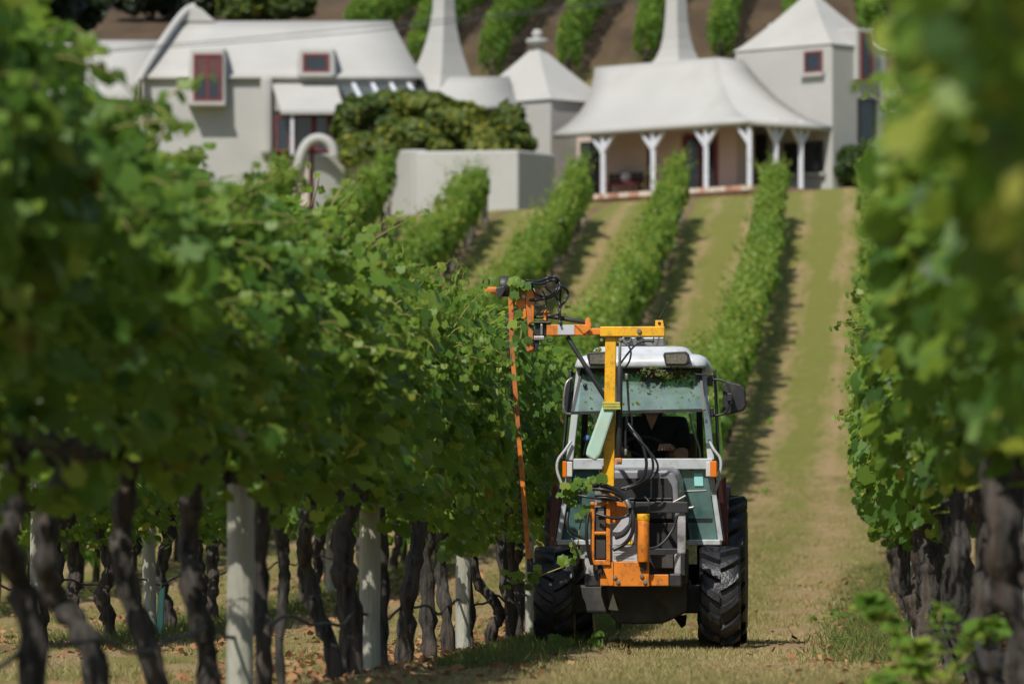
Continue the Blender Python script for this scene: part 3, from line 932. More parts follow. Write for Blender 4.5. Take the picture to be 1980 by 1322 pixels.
nvine = 0
def vine(k, d, label, group, style, trunk=None, nleaf=0, zs=1.0, dx=0, xs=1.0):
    global nvine
    nvine += 1
    if style == 'hill' and random.Random(int(d*53) + k*31).random() < .11:
        zs, xs = .72, .7
    rg = random.Random(int(d*100) + k*977)
    X = rowx(k, d) + dx
    z = float(zg(X, d))
    root = thing('grape_vine', label, 'grape vine', (X, d, z), ROWANG, group)
    if trunk is not None:
        me = trunk
    else:
        me = rg.choice(TRUNK)
    t = newobj('trunk', me, root)
    if trunk is None:
        t.rotation_euler = (0, 0, rg.uniform(0, 6.28))
        if k == -1 and d < 45: t.scale = (1.1, 1.1, 1.0)
    if style != 'hill':
        c = newobj('cordon', rg.choice(CORD), root); c.location = (rg.uniform(-.03, .03), 0, .05)
    src = {'wild': WILD, 'trim': TRIM, 'hill': HILL}[style]
    fm, cm = rg.choice(src)
    f = newobj('foliage', fm, root); f.location = (rg.uniform(-.09, .09) if style == 'hill' else rg.uniform(-.12, .14) if (style == 'wild' and 24 < d < 37 and k == 0) else 0, 0, 0); f['kind'] = 'stuff'
    f.rotation_euler = (0, 0, math.pi if rg.random() < .5 else 0)
    hv = .12 if style == 'hill' else .04
    if zs < 1: f.location.z = 1.08*(1 - zs)
    if style == 'wild' and k == 0 and d > 33: f.location.z -= .12
    if k == -1 and d < 32: f.location.z += .14
    f.scale = (xs*rg.uniform(.95 - hv, 1.06 + hv)*(-1 if rg.random() < .5 else 1), 1, zs*rg.uniform(1 - hv, 1 + hv))
    if cm is not None:
        cc = newobj('cane', cm, root); cc['kind'] = 'stuff'
        cc.rotation_euler = f.rotation_euler; cc.scale = f.scale; cc.location = f.location
    for i in range(nleaf):
        o = newobj('leaf', rg.choice(LEAFM), root)
        zz = 1.08 + rg.uniform(0, 1.2)*min(1, zs)
        sd = 1 if k >= 0 else -1
        o.location = (sd*xs*(.30 + rg.uniform(-.04, .06)), rg.uniform(-.8, .8), zz)
        if rg.random() < .3:
            o.location = (rg.uniform(-.2, .2), rg.uniform(-.8, .8), 1.08 + 1.24*min(1, zs) + rg.uniform(-.1, .04))
        nrm = Vector((sd*rg.uniform(.4, 1), rg.uniform(-.8, .1), rg.uniform(.1, .9)))
        o.rotation_euler = nrm.to_track_quat('Z', 'Y').to_euler()
        s = rg.uniform(.05, .085); o.scale = (s, s, s)
    return root

def trunk_from_px(k, d, px, r, seed):
    X = rowx(k, d); z0 = float(zg(X, d))
    pts = []
    rg = random.Random(seed)
    for i, (x, y) in enumerate(px):
        p = H(x, y, d)
        pts.append((p.x - X, rg.uniform(-.08, .08) if i else 0, p.z - z0))
    # follow the row's small turn
    return keep_mesh(gnarl(pts, r*.88, r*.75, seed).build('trunk', M['bark']))

TR0 = {
 18.8: ([(40,1425),(62,1260),(35,1130),(15,1040),(30,960),(40,880)], .055),
 20.7: ([(197,1430),(185,1290),(150,1210),(105,1160),(90,1080),(105,990),(130,880)], .055),
 22.3: ([(320,1440),(300,1300),(272,1210),(240,1100),(235,1000),(250,890)], .055),
 24.0: ([(402,1400),(400,1280),(377,1150),(360,1050),(375,950),(395,860)], .055),
 26.0: ([(510,1365),(512,1260),(500,1140),(505,1000),(515,900)], .045),
 27.9: ([(545,1345),(540,1240),(548,1130),(540,1010),(550,920)], .028),
 29.75: ([(648,1322),(640,1250),(610,1180),(590,1110),(592,1040),(605,940)], .052),
 31.0: ([(682,1318),(680,1220),(668,1120),(665,1040),(680,950)], .075),
 32.7: ([(740,1300),(738,1200),(742,1100),(735,980)], .04),
 34.45: ([(780,1292),(785,1220),(795,1130),(806,1050),(800,960)], .066),
 36.3: ([(826,1282),(828,1200),(822,1100),(830,1000)], .060),
 38.1: ([(866,1272),(862,1180),(850,1100),(855,1010)], .054),
 40.2: ([(902,1262),(908,1180),(900,1100),(905,1030)], .045),
 42.35: ([(942,1252),(955,1210),(968,1188),(945,1150),(918,1115),(905,1040)], .050),
 44.1: ([(985,1243),(988,1180),(972,1100),(968,1000)], .056),
 45.85: ([(1003,1240),(1005,1170),(990,1100),(985,1020)], .050)}
keys = sorted(TR0)
DES = {29.75: 'slanting', 31.0: 'thick forked', 34.45: 'stout dark', 36.3: 'straight grey', 38.1: 'slim', 42.35: 'sharply bent', 44.1: 'curved', 45.85: 'leaning', 20.7: 'S-shaped', 22.3: 'bowed', 24.0: 'wavy', 18.8: 'reddish blurred', 26.0: 'hidden', 27.9: 'thin twisting', 32.7: 'slender', 40.2: 'slender'}
front = [d for d in keys if d < 40]
for d in keys:
    px, r = TR0[d]
    tm = trunk_from_px(0, d, px, r, int(d*10))
    if d < 40:
        n = len(front) - front.index(d) - 1
        lb = 'untrimmed grape vine with %s trunk, %s from the trimmer towards the camera, left row' % (DES[d], ORD[n])
    else:
        lb = 'grape vine with %s trunk, %s behind the trimmer blade in the left row' % (DES[d], ORD[keys.index(d) - len(front)])
    vine(0, d, lb, 'vines of the left foreground row', 'wild' if d < 40 else 'trim', tm, 26 if d > 24 else 10, zs=float(np.interp(d, [19, 20.5, 23.5, 25.5, 29, 40], [.95, .74, .76, .83, .91, .99])), xs=float(np.interp(d, [28, 34, 39, 43], [1.0, .88, .80, .95])))
for i, d in enumerate((15.0, 16.9)):
    vine(0, d, 'blurred dark grape vine, %s at the left picture edge' % ('outermost' if i == 0 else 'next to the outermost'), 'vines of the left foreground row', 'wild')
d = 47.8; i = 3
while d < 187:
    st = 'trim' if d < 75 else 'hill'
    if d < 62:
        lb = 'freshly trimmed grape vine, %s behind the trimmer blade in the left row' % ORD[i]
    elif d < 105:
        lb = 'grape vine of the cut left row hidden behind the tractor cab'
    else:
        lb = 'grape vine of the hillside row bordering the open grass lane on its left'
    vine(0, d, lb, 'vines of the left foreground row' if d < 62 else 'vines hidden behind the tractor cab' if d < 105 else 'vines of the hillside row beside the lane', st, None, 14 if d < 62 else 0)
    d += 1.95; i += 1

# right row
TRR = {16.2: ([(1960,1500),(1955,1300),(1945,1150),(1960,1000),(1930,880),(1950,760),(1960,600)], .075),
       21.8: ([(1885,1420),(1880,1300),(1900,1150),(1880,1000),(1890,880),(1880,760)], .06),
       25.6: ([(1858,1370),(1855,1250),(1840,1120),(1850,1000),(1835,900),(1840,800)], .062),
       28.8: ([(1835,1340),(1832,1250),(1815,1130),(1820,1020),(1810,920),(1815,850)], .06)}
d = 6.8; i = 0
rr = []
while d < 187:
    rr.append(d); d += 1.9
for i, d in enumerate(rr):
    tm = None
    for kd, (px, r) in TRR.items():
        if abs(kd - d) < .95:
            tm = trunk_from_px(-1, d, [(x + (1665 + 120*D1/d) - (1665 + 120*D1/kd), y) for x, y in px], r, int(kd*10))
    if d < 62 and i < len(ORD):
        lb = 'grape vine of the right foreground row, %s from the right picture edge inward' % ORD[i]
        gp = 'vines of the right foreground row'
    else:
        lb = 'distant grape vine of the right hand row along the open grass lane'
        gp = 'distant vines of the right hand row'
    vine(-1, d, lb, gp, 'wild' if d < 44 else ('trim' if d < 75 else 'hill'), tm, 10 if 24 < d < 60 else 0, zs=float(np.interp(d, [14, 34], [.94, 1.0])), xs=1.0, dx=float(np.interp(d, [6.8, 10, 16, 24, 36, 50], [.17, .22, .22, .16, .06, .0])))

# rows further left
HN = {1: 'second', 2: 'third', 3: 'fourth', 4: 'fifth', 5: 'sixth'}
SPANS = {1: [(41, 74), (112, 187)], 2: [(132, 187)], 3: [(152, 187)], 4: [(162, 187)], 5: [(172, 187)]}
rest = []
for k in range(1, 10):
    d = {1: 41.0, 2: 52.0, 3: 60.0, 4: 75.0, 5: 95.0}.get(k, 150.0) + .3*k
    i = 0
    while d < 187:
        if any(a <= d <= b for a, b in SPANS.get(k, [])):
            if d < 75:
                near = i < 12
                lb = ('grape vine in the row behind the left foreground row, %s from the left picture edge' % ORD[i]) if near else 'grape vine deep in the row behind the left foreground row'
                vine(k, d, lb, 'vines of the row behind the left foreground row', 'trim')
            else:
                vine(k, d, 'grape vine of the %s hillside row left of the grass lane' % HN[k], 'vines of the %s hillside row' % HN[k], 'hill')
        else:
            rest.append((k, d))
        d += 1.95; i += 1
for k in range(-6, 7):
    d = 238.5 + (k % 3)*1.1
    while d < 305:
        rest.append((k, d)); d += 1.95
for k in (-2, -3):
    d = 30.0
    while d < 187:
        rest.append((k, d)); d += 1.95
# everything past the three hundred nearest vines: one joined mass, hundreds of them
VV, TT_, CC = [], [], []; off = 0
rgn = np.random.default_rng(77)
SV, ST = [], []
box = MB(); box.tube([(0, 0, -.2), (0.03, .02, .5), (0, 0, 1.1)], [.06, .05, .04], 5)
for (k, d) in rest:
    V, T, C = HV[rgn.integers(0, 3)]
    X = rowx(k, d) + rgn.normal(0, .05); z = float(zg(X, d))
    flip = -1 if rgn.random() < .5 else 1
    s = np.array([flip, flip, rgn.uniform(.9, 1.1)])
    W = V*s
    ca, sa = math.cos(ROWANG), math.sin(ROWANG)
    W = np.stack([W[:, 0]*ca - W[:, 1]*sa + X, W[:, 0]*sa + W[:, 1]*ca + d, W[:, 2] + z], 1)
    VV.append(W); TT_.append(T + off); CC.append(C); off += len(W)
    SV.append((X, d, z))
far = npmesh('far_vines', np.concatenate(VV), np.concatenate(TT_), M['leaf'], np.concatenate(CC))
tag(far, 'green leaf walls of the many distant vine rows on the slope above the farmhouse', 'vines', kind='stuff')
m = MB()
for (X, d, z) in SV:
    m.tube([(X, d, z - .2), (X + .04, d, z + .5), (X, d, z + 1.0)], [.05, .045, .04], 5, caps=False)
far2 = m.build('far_vine_trunk_mass', M['bark'], far); far2['kind'] = 'stuff'

# ------------------------------------------------------------------ trellis posts, hoses
def post(k, d, label, r=.052, h=2.0, lean=0.0, group='round wooden trellis posts', dx=0):
    X = rowx(k, d) + dx; z = float(zg(X, d))
    root = thing('trellis_post', label, 'post', (X, d, z), 0, group)
    rg = random.Random(int(d*31) + k)
    m = MB()
    rings = [(-.2, 1.06), (.0, 1.05), (.25, 1.0), (.6, 1.02), (1.0, .98), (1.5, .97), (h - .02, .95), (h, .85)]
    m.tube([(lean*zz + rg.uniform(-.004, .004), rg.uniform(-.004, .004), zz) for zz, _ in rings], [r*q for _, q in rings], 14)
    m.build('pole', M['post'], root)
    for zz in (.95, 1.35, 1.8):
        if zz < h:
            MB().tube([(lean*zz - r*1.05, -.01, zz), (lean*zz - r*1.25, -.02, zz + .02), (lean*zz - r*1.0, -.03, zz + .03)], .004, 5).build('staple', M['hose'], root)
    return root
post(0, 25.4, 'thick pale blurred wooden post nearest the camera in the left row', .060, 2.1)
post(0, 32.1, 'pale round wooden post beside the thick forked vine in the left row', .058, 2.1)
post(0, 39.6, 'round wooden post just ahead of the tractor in the left row', .052, 2.05)
post(0, 47.6, 'slim pale post partly hidden by the left front tyre of the tractor', .035, 1.95)
post(1, 47.8, 'grey leaning wooden post behind the mint green vine guard', .055, 1.9, -.02)
post(1, 41.2, 'grey wooden post near the left picture edge in the second row', .045, 1.9)
post(1, 56.0, 'distant grey wooden post in the second row from the left', .05, 1.9)
post(1, 64.0, 'farthest visible wooden post of the second row', .05, 1.9)
post(-1, 20.2, 'pale blurred wooden post among the right row trunks', .045, 2.1, dx=.2)
post(-1, 43.0, 'wooden post behind the sharp leaves of the right row', .05, 2.1)
for k in range(0, 6):
    post(k, 187.4, 'end post of the %s hillside row below the farmhouse' % (['lane side', 'second', 'third', 'fourth', 'fifth', 'sixth'][k]), .085, 1.75, group='end posts of the hillside rows')
    if k < 4:
        for q, d in enumerate((179.6, 171.8)):
            post(k, d, 'hillside post %s below the end post of the %s hillside row' % (('next', 'second')[q], ['lane side', 'second', 'third', 'fourth'][k]), .06, 1.7, group='posts in the hillside rows')

def hose(k, d0, d1, label, z=.36, r=.009, wob=.03):
    P = []
    d = d0; i = 0
    while d <= d1:
        X = rowx(k, d) + .03*math.sin(d*.9)
        P.append((X, d, float(zg(X, d)) + z + wob*math.sin(d*1.65) + wob*.5*math.sin(d*3.7 + k)))
        d += .35
    o = MB().tube(P, r, 6).build('irrigation_hose', M['hose'])
    tag(o, label, 'hose', 'irrigation hoses strung along the vine rows')
hose(0, 12, 60, 'black irrigation hose strung along the left foreground row', .33)
hose(1, 38, 75, 'black irrigation hose strung along the second row from the left', .45)
hose(2, 50, 90, 'black irrigation hose strung along the third row from the left', .45)
hose(-1, 8, 60, 'black irrigation hose strung along the right foreground row', .33)

# mint green vine guard
g = H(308, 1210, 47.0)
gx = H(308, 1210, 47.0).x
gr = thing('vine_guard', 'mint green plastic vine guard standing beside the grey post', 'vine guard', (gx, 47.0, 0))
pr = [(-.028, -.028), (.028, -.028), (.028, .028), (-.028, .028)]
m = MB()
lo = [Vector((a, b, -.02)) for a, b in pr]; hi = [Vector((a + .02, b, .37 + (.05 if a > 0 else 0))) for a, b in pr]
for i in range(4):
    m.poly([lo[i], lo[(i+1) % 4], hi[(i+1) % 4], hi[i]])
m.build('sleeve', M['guard'], gr, solid=.004)
MB().bar((.0, .0, -.1), (.015, .0, .46), .012).build('stake', M['post'], gr)

# ------------------------------------------------------------------ grass, weeds, litter
def blades(name, n, ufun, d0, d1, hgt, wid, tint, seed, label, cat, power=1.0):
    rng = np.random.default_rng(seed)
    d = d0 + (d1 - d0)*rng.random(n)**power
    u = ufun(rng, n)
    X = -0.342 + SLOPE*(d - D1) + u
    lf = lump(rng, 10, (.5, 3.0))
    P0 = np.stack([u*1.3, d*.10, np.zeros(n)], 1)
    patch = lf(P0)
    h = rng.uniform(*hgt, n)*(1 + .5*patch)
    keep = h > .008
    X, d, h, patch = X[keep], d[keep], h[keep], patch[keep]; n = len(X)
    z = zg(X, d)
    a = rng.uniform(0, 6.28, n)
    wv = np.stack([np.cos(a), np.sin(a)*.3, np.zeros(n)], 1)*rng.uniform(*wid, n)[:, None]
    ln = rng.normal(0, .6, (n, 2))*h[:, None]
    B = np.stack([X, d, z - .01], 1)
    tipv = np.stack([X + ln[:, 0], d + ln[:, 1], z + h], 1)
    V = np.stack([B - wv, B + wv, tipv], 1).reshape(-1, 3)
    T = np.arange(n*3).reshape(-1, 3)
    c = np.clip(tint[0] - tint[2]*patch + rng.normal(0, tint[1], n), 0, 1)
    C = np.stack([np.repeat(c, 3), np.zeros(n*3)], 1)
    o = npmesh(name, V, T, M['grass'], C)
    tag(o, label, cat, kind='stuff')
blades('lane_grass', 210000, lambda r, n: r.uniform(.1, 3.3, n), 28, 105, (.014, .05), (.003, .008), (.64, .17, .28), 1, 'short dry mown grass covering the open lane', 'grass', 1.7)
blades('row_grass', 80000, lambda r, n: r.uniform(-7.5, .1, n), 27, 80, (.012, .05), (.003, .007), (.60, .16, .25), 2, 'short dry grass between the left vine rows', 'grass', 1.3)
blades('weed_strip', 16000, lambda r, n: .28 + np.abs(r.normal(0, .22, n)), 33, 60, (.03, .12), (.005, .010), (.22, .14, .15), 3, 'green weeds growing along the foot of the left row', 'weeds')
blades('weed_strip', 14000, lambda r, n: 3.2 - .1 - np.abs(r.normal(0, .28, n)), 34, 75, (.02, .09), (.005, .010), (.30, .16, .15), 4, 'green weeds growing along the foot of the right row', 'weeds')
blades('weed_strip', 12000, lambda r, n: -3.2 + r.normal(0, .35, n), 42, 75, (.02, .10), (.005, .010), (.22, .14, .15), 5, 'green weeds growing under the second row on the left', 'weeds')
def litter(n, ufun, d0, d1, seed, label):
    rng = np.random.default_rng(seed)
    d = rng.uniform(d0, d1, n); X = -0.342 + SLOPE*(d - D1) + ufun(rng, n)
    P = np.stack([X, d, zg(X, d) + rng.uniform(.012, .035, n)], 1)
    Nn = rng.normal(0, .5, (n, 3)) + np.array([0, 0, 1.0]); tip = rng.normal(0, 1, (n, 3))
    V, T, C = leaves(P, Nn, tip, rng.uniform(.018, .045, n), np.stack([rng.random(n), np.zeros(n)], 1), 1, rng)
    tag(npmesh('leaf_litter', V, T, M['litter'], C), label, 'leaf litter', kind='stuff')
litter(2600, lambda r, n: r.normal(0, .5, n), 26, 60, 6, 'brown fallen leaves scattered along the foot of the left row')
litter(1600, lambda r, n: 3.2 + r.normal(0, .45, n), 26, 70, 7, 'brown fallen leaves scattered along the foot of the right row')
litter(1700, lambda r, n: -3.0 + r.normal(0, 1.0, n), 36, 75, 8, 'brown fallen leaves scattered between the left rows')

# freshly cut green leaves lying in the lane, and suckers at trunk feet
def sprig(name, label, cat, loc, n, rad, size, seed, tint=.55, group=None, flat=.35):
    rng = np.random.default_rng(seed)
    root = thing(name, label, cat, loc, 0, group)
    stem = MB().tube([(-rad, 0, .015), (0, .01, .03*flat + .02), (rad, 0, .015 + flat*rad)], .004, 5)
    stem.build('stem', M['cane'], root)
    for i in range(n):
        o = newobj('leaf', LEAFM[int(rng.integers(0, 4))], root)
        o.location = (rng.uniform(-rad, rad), rng.uniform(-rad, rad)*.6, .02 + abs(rng.normal(0, flat))*rad)
        nr = Vector((rng.normal(0, .5), -rng.uniform(0, .8), 1)); o.rotation_euler = nr.to_track_quat('Z', 'Y').to_euler()
        s = size*rng.uniform(.7, 1.2); o.scale = (s, s, s)
    return root
for i, (x, y, lb, n, rad) in enumerate(((1590, 1206, 'pale cut vine shoot lying in the lane right of the tractor', 6, .10), (1630, 1200, 'dark cut vine shoot lying in the lane nearest the right row', 6, .10),
        (1622, 1248, 'small cut leaf cluster in the grass beside the tractor shadow', 4, .08), (1478, 958, 'cut green shoot lying in the lane just behind the tractor', 5, .15),
        (1640, 952, 'cut green shoot lying in the lane beside the right row foliage', 5, .15), (1485, 826, 'cut green shoot lying farthest up the lane', 5, .2))):
    lo_, hi_ = 30.0, 140.0
    for _ in range(40):
        md = (lo_ + hi_)/2; X = (x - CXP)/F*md
        py = HORY - (float(zg(X, md)) - CH)/md*F
        if py > y: lo_ = md
        else: hi_ = md
    X = (x - CXP)/F*md
    sprig('cut_shoot', lb, 'cut shoot', (X, md, float(zg(X, md)) + .02), n, rad, .028 + .0005*md, 900 + i, group='cut shoots lying in the lane')
sk = [(1800, 1230, 21.0, 'blurred green sucker sprouting at the foot of the right row', 26, .22, .05), (1700, 1320, 20.0, 'blurred pale weed sprouting at the bottom edge near the right row', 12, .14, .042)]
for i, (x, y, d, lb, n, rad, sz) in enumerate(sk):
    p = H(x, y, d); p.z = 0
    root = thing('leafy_sucker', lb, 'sucker', p)
    rg = random.Random(950 + i)
    hmax = H(x, y, d).z + .12
    for s_ in range(6 if i == 0 else 4):
        a = rg.uniform(0, 6.28)
        tipp = Vector((math.cos(a)*rad, math.sin(a)*rad, hmax*rg.uniform(.6, 1.1)))
        P = smoothpts([Vector((0, 0, -.02)), tipp*.45 + Vector((0, 0, hmax*.15)), tipp, tipp + Vector((math.cos(a)*.05, math.sin(a)*.05, -.02))], 5)
        MB().tube(P, .005, 5).build('stem', M['cane'], root)
        for j in range(3, len(P)):
            for q_ in range(2):
                o = newobj('leaf', rg.choice(LEAFM), root)
                o.location = P[j] + Vector((rg.uniform(-.03, .03), rg.uniform(-.03, .03), rg.uniform(-.02, .02)))
                nr = Vector((rg.uniform(-.7, .7), rg.uniform(-.9, .3), 1)); o.rotation_euler = nr.to_track_quat('Z', 'Y').to_euler()
                s2 = sz*rg.uniform(.6, 1.1); o.scale = (s2, s2, s2)

# ------------------------------------------------------------------ tractor
M['tyre'] = pm('tyre_rubber', (.014, .015, .018), .42, var=.35, scale=9, bump=.3, bscale=60, dirt=(.055, .048, .038), damt=.35, dscale=6)
M['blackmetal'] = pm('black_metal', (.022, .022, .024), .5, var=.3, dirt=(.10, .085, .06), damt=.4, dscale=8)
M['underside'] = pm('greasy_casting', (.03, .029, .028), .7, var=.3, dirt=(.11, .09, .065), damt=.5, dscale=7)
M['cabgrey'] = pm('cab_grey_paint', (.46, .49, .51), .38, var=.10, dirt=(.24, .21, .16), damt=.65, dscale=9, coat=.2)
M['roofwhite'] = pm('roof_white', (.52, .54, .57), .4, var=.08, dirt=(.30, .28, .21), damt=.65, dscale=7, coat=.2)
M['maroon'] = pm('maroon_fender', (.13, .028, .025), .45, var=.15, dirt=(.2, .14, .1))
M['greyhood'] = pm('hood_grey', (.20, .20, .22), .4, var=.15, dirt=(.15, .12, .09), damt=.7, dscale=8, coat=.2)
M['grille'] = pm('grille_mesh', (.016, .016, .016), .7, var=.4, scale=60)
M['yellow'] = pm('trimmer_yellow', (.80, .41, .010), .4, var=.10, dirt=(.22, .12, .03), damt=.75, dscale=22, coat=.15)
M['orange'] = pm('trimmer_orange', (.66, .20, .018), .45, var=.14, dirt=(.13, .06, .03), damt=.8, dscale=18)
M['rustorange'] = pm('rubbed_orange', (.48, .14, .025), .6, var=.3, dirt=(.12, .07, .045), damt=.8, dscale=10)
M['steel'] = pm('bare_steel', (.34, .33, .31), .42, .7, var=.25, dirt=(.16, .11, .07), damt=.6, dscale=14)
M['whitemetal'] = pm('chipped_white_metal', (.33, .32, .33), .5, var=.35, dirt=(.05, .045, .04), damt=.9, dscale=16)
M['rubberhose'] = pm('rubber_hose', (.020, .020, .023), .38, var=.3)
M['amber'] = pm('amber_lens', (.75, .17, .008), .2, var=.1, spec=.6)
M['clearlens'] = pm('clear_lens', (.58, .57, .53), .25, var=.1)
M['lamplens'] = pm('lamp_lens', (.12, .11, .085), .12, var=.4, scale=60, spec=.7)
M['mint'] = pm('mint_plastic', (.42, .60, .50), .4, var=.12, dirt=(.55, .55, .42), damt=.5, dscale=9)
M['strap'] = pm('yellow_strap', (.40, .40, .07), .6, var=.3, scale=30)
M['labelpanel'] = pm('grey_label', (.47, .47, .50), .5, var=.12, dirt=(.30, .28, .26), damt=.6, dscale=18)
M['labelink'] = pm('label_ink', (.28, .27, .30), .6)
M['warn'] = pm('warning_yellow', (.80, .55, .02), .5, var=.05)
M['ink'] = pm('black_ink', (.015, .015, .015), .6)
M['cyan'] = pm('cyan_sticker', (.30, .66, .62), .5, var=.08)
M['seat'] = pm('seat_cloth', (.16, .12, .085), .9, var=.2)
M['skin'] = pm('skin', (.55, .31, .22), .55, var=.08, scale=14)
M['hair'] = pm('hair', (.04, .025, .015), .7)
M['shirt'] = pm('black_shirt', (.012, .013, .018), .85, var=.3, bump=.3, bscale=30)
M['jeans'] = pm('dark_trousers', (.03, .035, .05), .9, var=.2)

def glass(name, tint, dust, amount):
    m, t, N, L, b = nodes(name)
    N.remove(b)
    tr = N.new('ShaderNodeBsdfTransparent'); tr.inputs[0].default_value = (*tint, 1)
    df = N.new('ShaderNodeBsdfDiffuse')
    gl = N.new('ShaderNodeBsdfGlossy'); gl.inputs['Roughness'].default_value = .05; gl.inputs['Color'].default_value = (.62, .85, .80, 1)
    tc = N.new('ShaderNodeTexCoord'); no = N.new('ShaderNodeTexNoise'); no.inputs['Scale'].default_value = 7; no.inputs['Detail'].default_value = 7
    L.new(tc.outputs['Object'], no.inputs['Vector'])
    df.inputs[0].default_value = (*dust, 1)
    r = N.new('ShaderNodeMapRange'); r.inputs[1].default_value = .3; r.inputs[2].default_value = .75
    r.inputs[3].default_value = amount*.6; r.inputs[4].default_value = min(1, amount*1.5)
    L.new(no.outputs[0], r.inputs[0])
    a = N.new('ShaderNodeMixShader'); L.new(r.outputs[0], a.inputs[0]); L.new(tr.outputs[0], a.inputs[1]); L.new(df.outputs[0], a.inputs[2])
    lw = N.new('ShaderNodeFresnel'); lw.inputs[0].default_value = 1.6
    c = N.new('ShaderNodeMixShader'); L.new(lw.outputs[0], c.inputs[0]); L.new(a.outputs[0], c.inputs[1]); L.new(gl.outputs[0], c.inputs[2])
    L.new(c.outputs[0], N['Material Output'].inputs[0])
    return m
M['screen'] = glass('windscreen_glass', (.66, .80, .77), (.36, .46, .44), .26)
M['sideglass'] = glass('tinted_side_glass', (.16, .30, .28), (.16, .30, .29), .42)
M['clearglass'] = glass('clear_glass', (.82, .92, .88), (.4, .45, .4), .08)

D0 = 40.4
TB = H(1237, 0, D0); TB.z = 0
tractor = thing('tractor', 'narrow grey cab tractor with black lugged tyres driving between the vine rows', 'tractor', TB, ROWANG)
_ca, _sa = math.cos(ROWANG), math.sin(ROWANG)
def T(x, y, ly):
    p = H(x, y, D0 + ly) - TB
    lx = p.x*_ca + p.y*_sa
    return Vector((lx, ly, p.z))
def tb(mb, x0, y0, x1, y1, l0, l1):
    a, b = T(x0, y0, l0), T(x1, y1, l0)
    return mb.box((a.x, l0, b.z), (b.x, l1, a.z))
def tbox(name, mat, x0, y0, x1, y1, l0, l1, parent=None, bevel=.006):
    return tb(MB(), x0, y0, x1, y1, l0, l1).build(name, mat, parent or tractor, bevel=bevel)
def tprism(name, mat, px, l0, l1, parent=None, bevel=.004):
    return MB().prism([T(x, y, l0) for x, y in px][::-1], (0, l1 - l0, 0)).build(name, mat, parent or tractor, bevel=bevel)
def ttube(name, mat, pts, r, parent=None, n=8, seg=6):
    return MB().tube(smoothpts([T(*p) for p in pts], seg), r, n).build(name, mat, parent or tractor)

# wheels: hub disc with tyre and single lugs as sub-parts
def wheel_meshes(rad, wid, nl, lug_h):
    hw = wid/2
    rim = rad*.52
    hub = MB().lathe([(0, -hw*.45), (rim*.35, -hw*.5), (rim*.9, -hw*.55), (rim*1.02, -hw*.8), (rim*1.02, hw*.8), (rim*.9, hw*.55), (rim*.35, hw*.5), (0, hw*.45)], (0, 0, 0), 'X', 32)
    rc = rad - lug_h
    prof = [(rim, -hw*.72), (rim*1.12, -hw*.9), (rc*.80, -hw*1.0), (rc*.93, -hw*.97), (rc*.985, -hw*.85), (rc, -hw*.4), (rc, hw*.4), (rc*.985, hw*.85), (rc*.93, hw*.97), (rc*.80, hw*1.0), (rim*1.12, hw*.9), (rim, hw*.72)]
    ty = MB().lathe(prof, (0, 0, 0), 'X', 48)
    lug = MB()
    # curved bar from the centre line to the shoulder, sweeping round the wheel
    path = [(.02, 0.0, 0), (.30, .055, 0), (.62, .15, 0), (.88, .27, -.004), (.99, .33, -.05*rad)]
    rows = []
    for (fx, da, dr) in path:
        a = da*1.25*(0.75*.36/.36)*(.36/rad)**.0
        tw = (.029 if rad < .45 else .036)
        for_ = []
        for (dt, rr) in ((-tw*1.25, rc - .004 + dr), (-tw*.75, rad + dr), (tw*.75, rad + dr), (tw*1.25, rc - .004 + dr)):
            ang = a + dt/rad
            for_.append(Vector((fx*hw, math.sin(ang)*rr, math.cos(ang)*rr)))
        rows.append(for_)
    lug.grid(rows, smooth=False)
    lug.poly(rows[0]); lug.poly(rows[-1][::-1])
    return hub, ty, lug
WM = {}
for key, (rad, wid, nl, lh) in {'front': (.375, .29, 14, .034), 'rear': (.565, .36, 18, .040)}.items():
    hub, ty, lug = wheel_meshes(rad, wid, nl, lh)
    a = keep_mesh(hub.build('wheel', M['whitemetal'])); b = keep_mesh(ty.build('tyre', M['tyre'])); c = keep_mesh(lug.build('tread_lug', M['tyre']))
    WM[key] = (a, b, c, nl, rad)
def wheel(key, lx, ly, steer=0):
    a, b, c, nl, rad = WM[key]
    w_ = newobj(key + '_wheel', a, tractor)
    w_.location = (lx, ly, rad - .012); w_.rotation_euler = (0, 0, steer)
    newobj('tyre', b, w_)
    for i in range(nl):
        for s in (0, 1):
            o = newobj('tread_lug', c, w_)
            ang = 2*math.pi*(i + .5*s)/nl
            if s == 0: o.matrix_local = Matrix.Rotation(ang, 4, 'X')
            else: o.matrix_local = Matrix.Rotation(ang, 4, 'X') @ Matrix.Scale(-1, 4, (1, 0, 0))
    return w_
xfl = (T(1031, 0, -.1).x + .145); xfr = (T(1431, 0, -.1).x - .145)
wheel('front', xfl, 0, .03); wheel('front', xfr, 0, .03)
xrr = T(1444, 0, 1.75).x - .18; xrl = T(1055, 0, 1.75).x + .18
wheel('rear', xrl, 1.9); wheel('rear', xrr, 1.9)

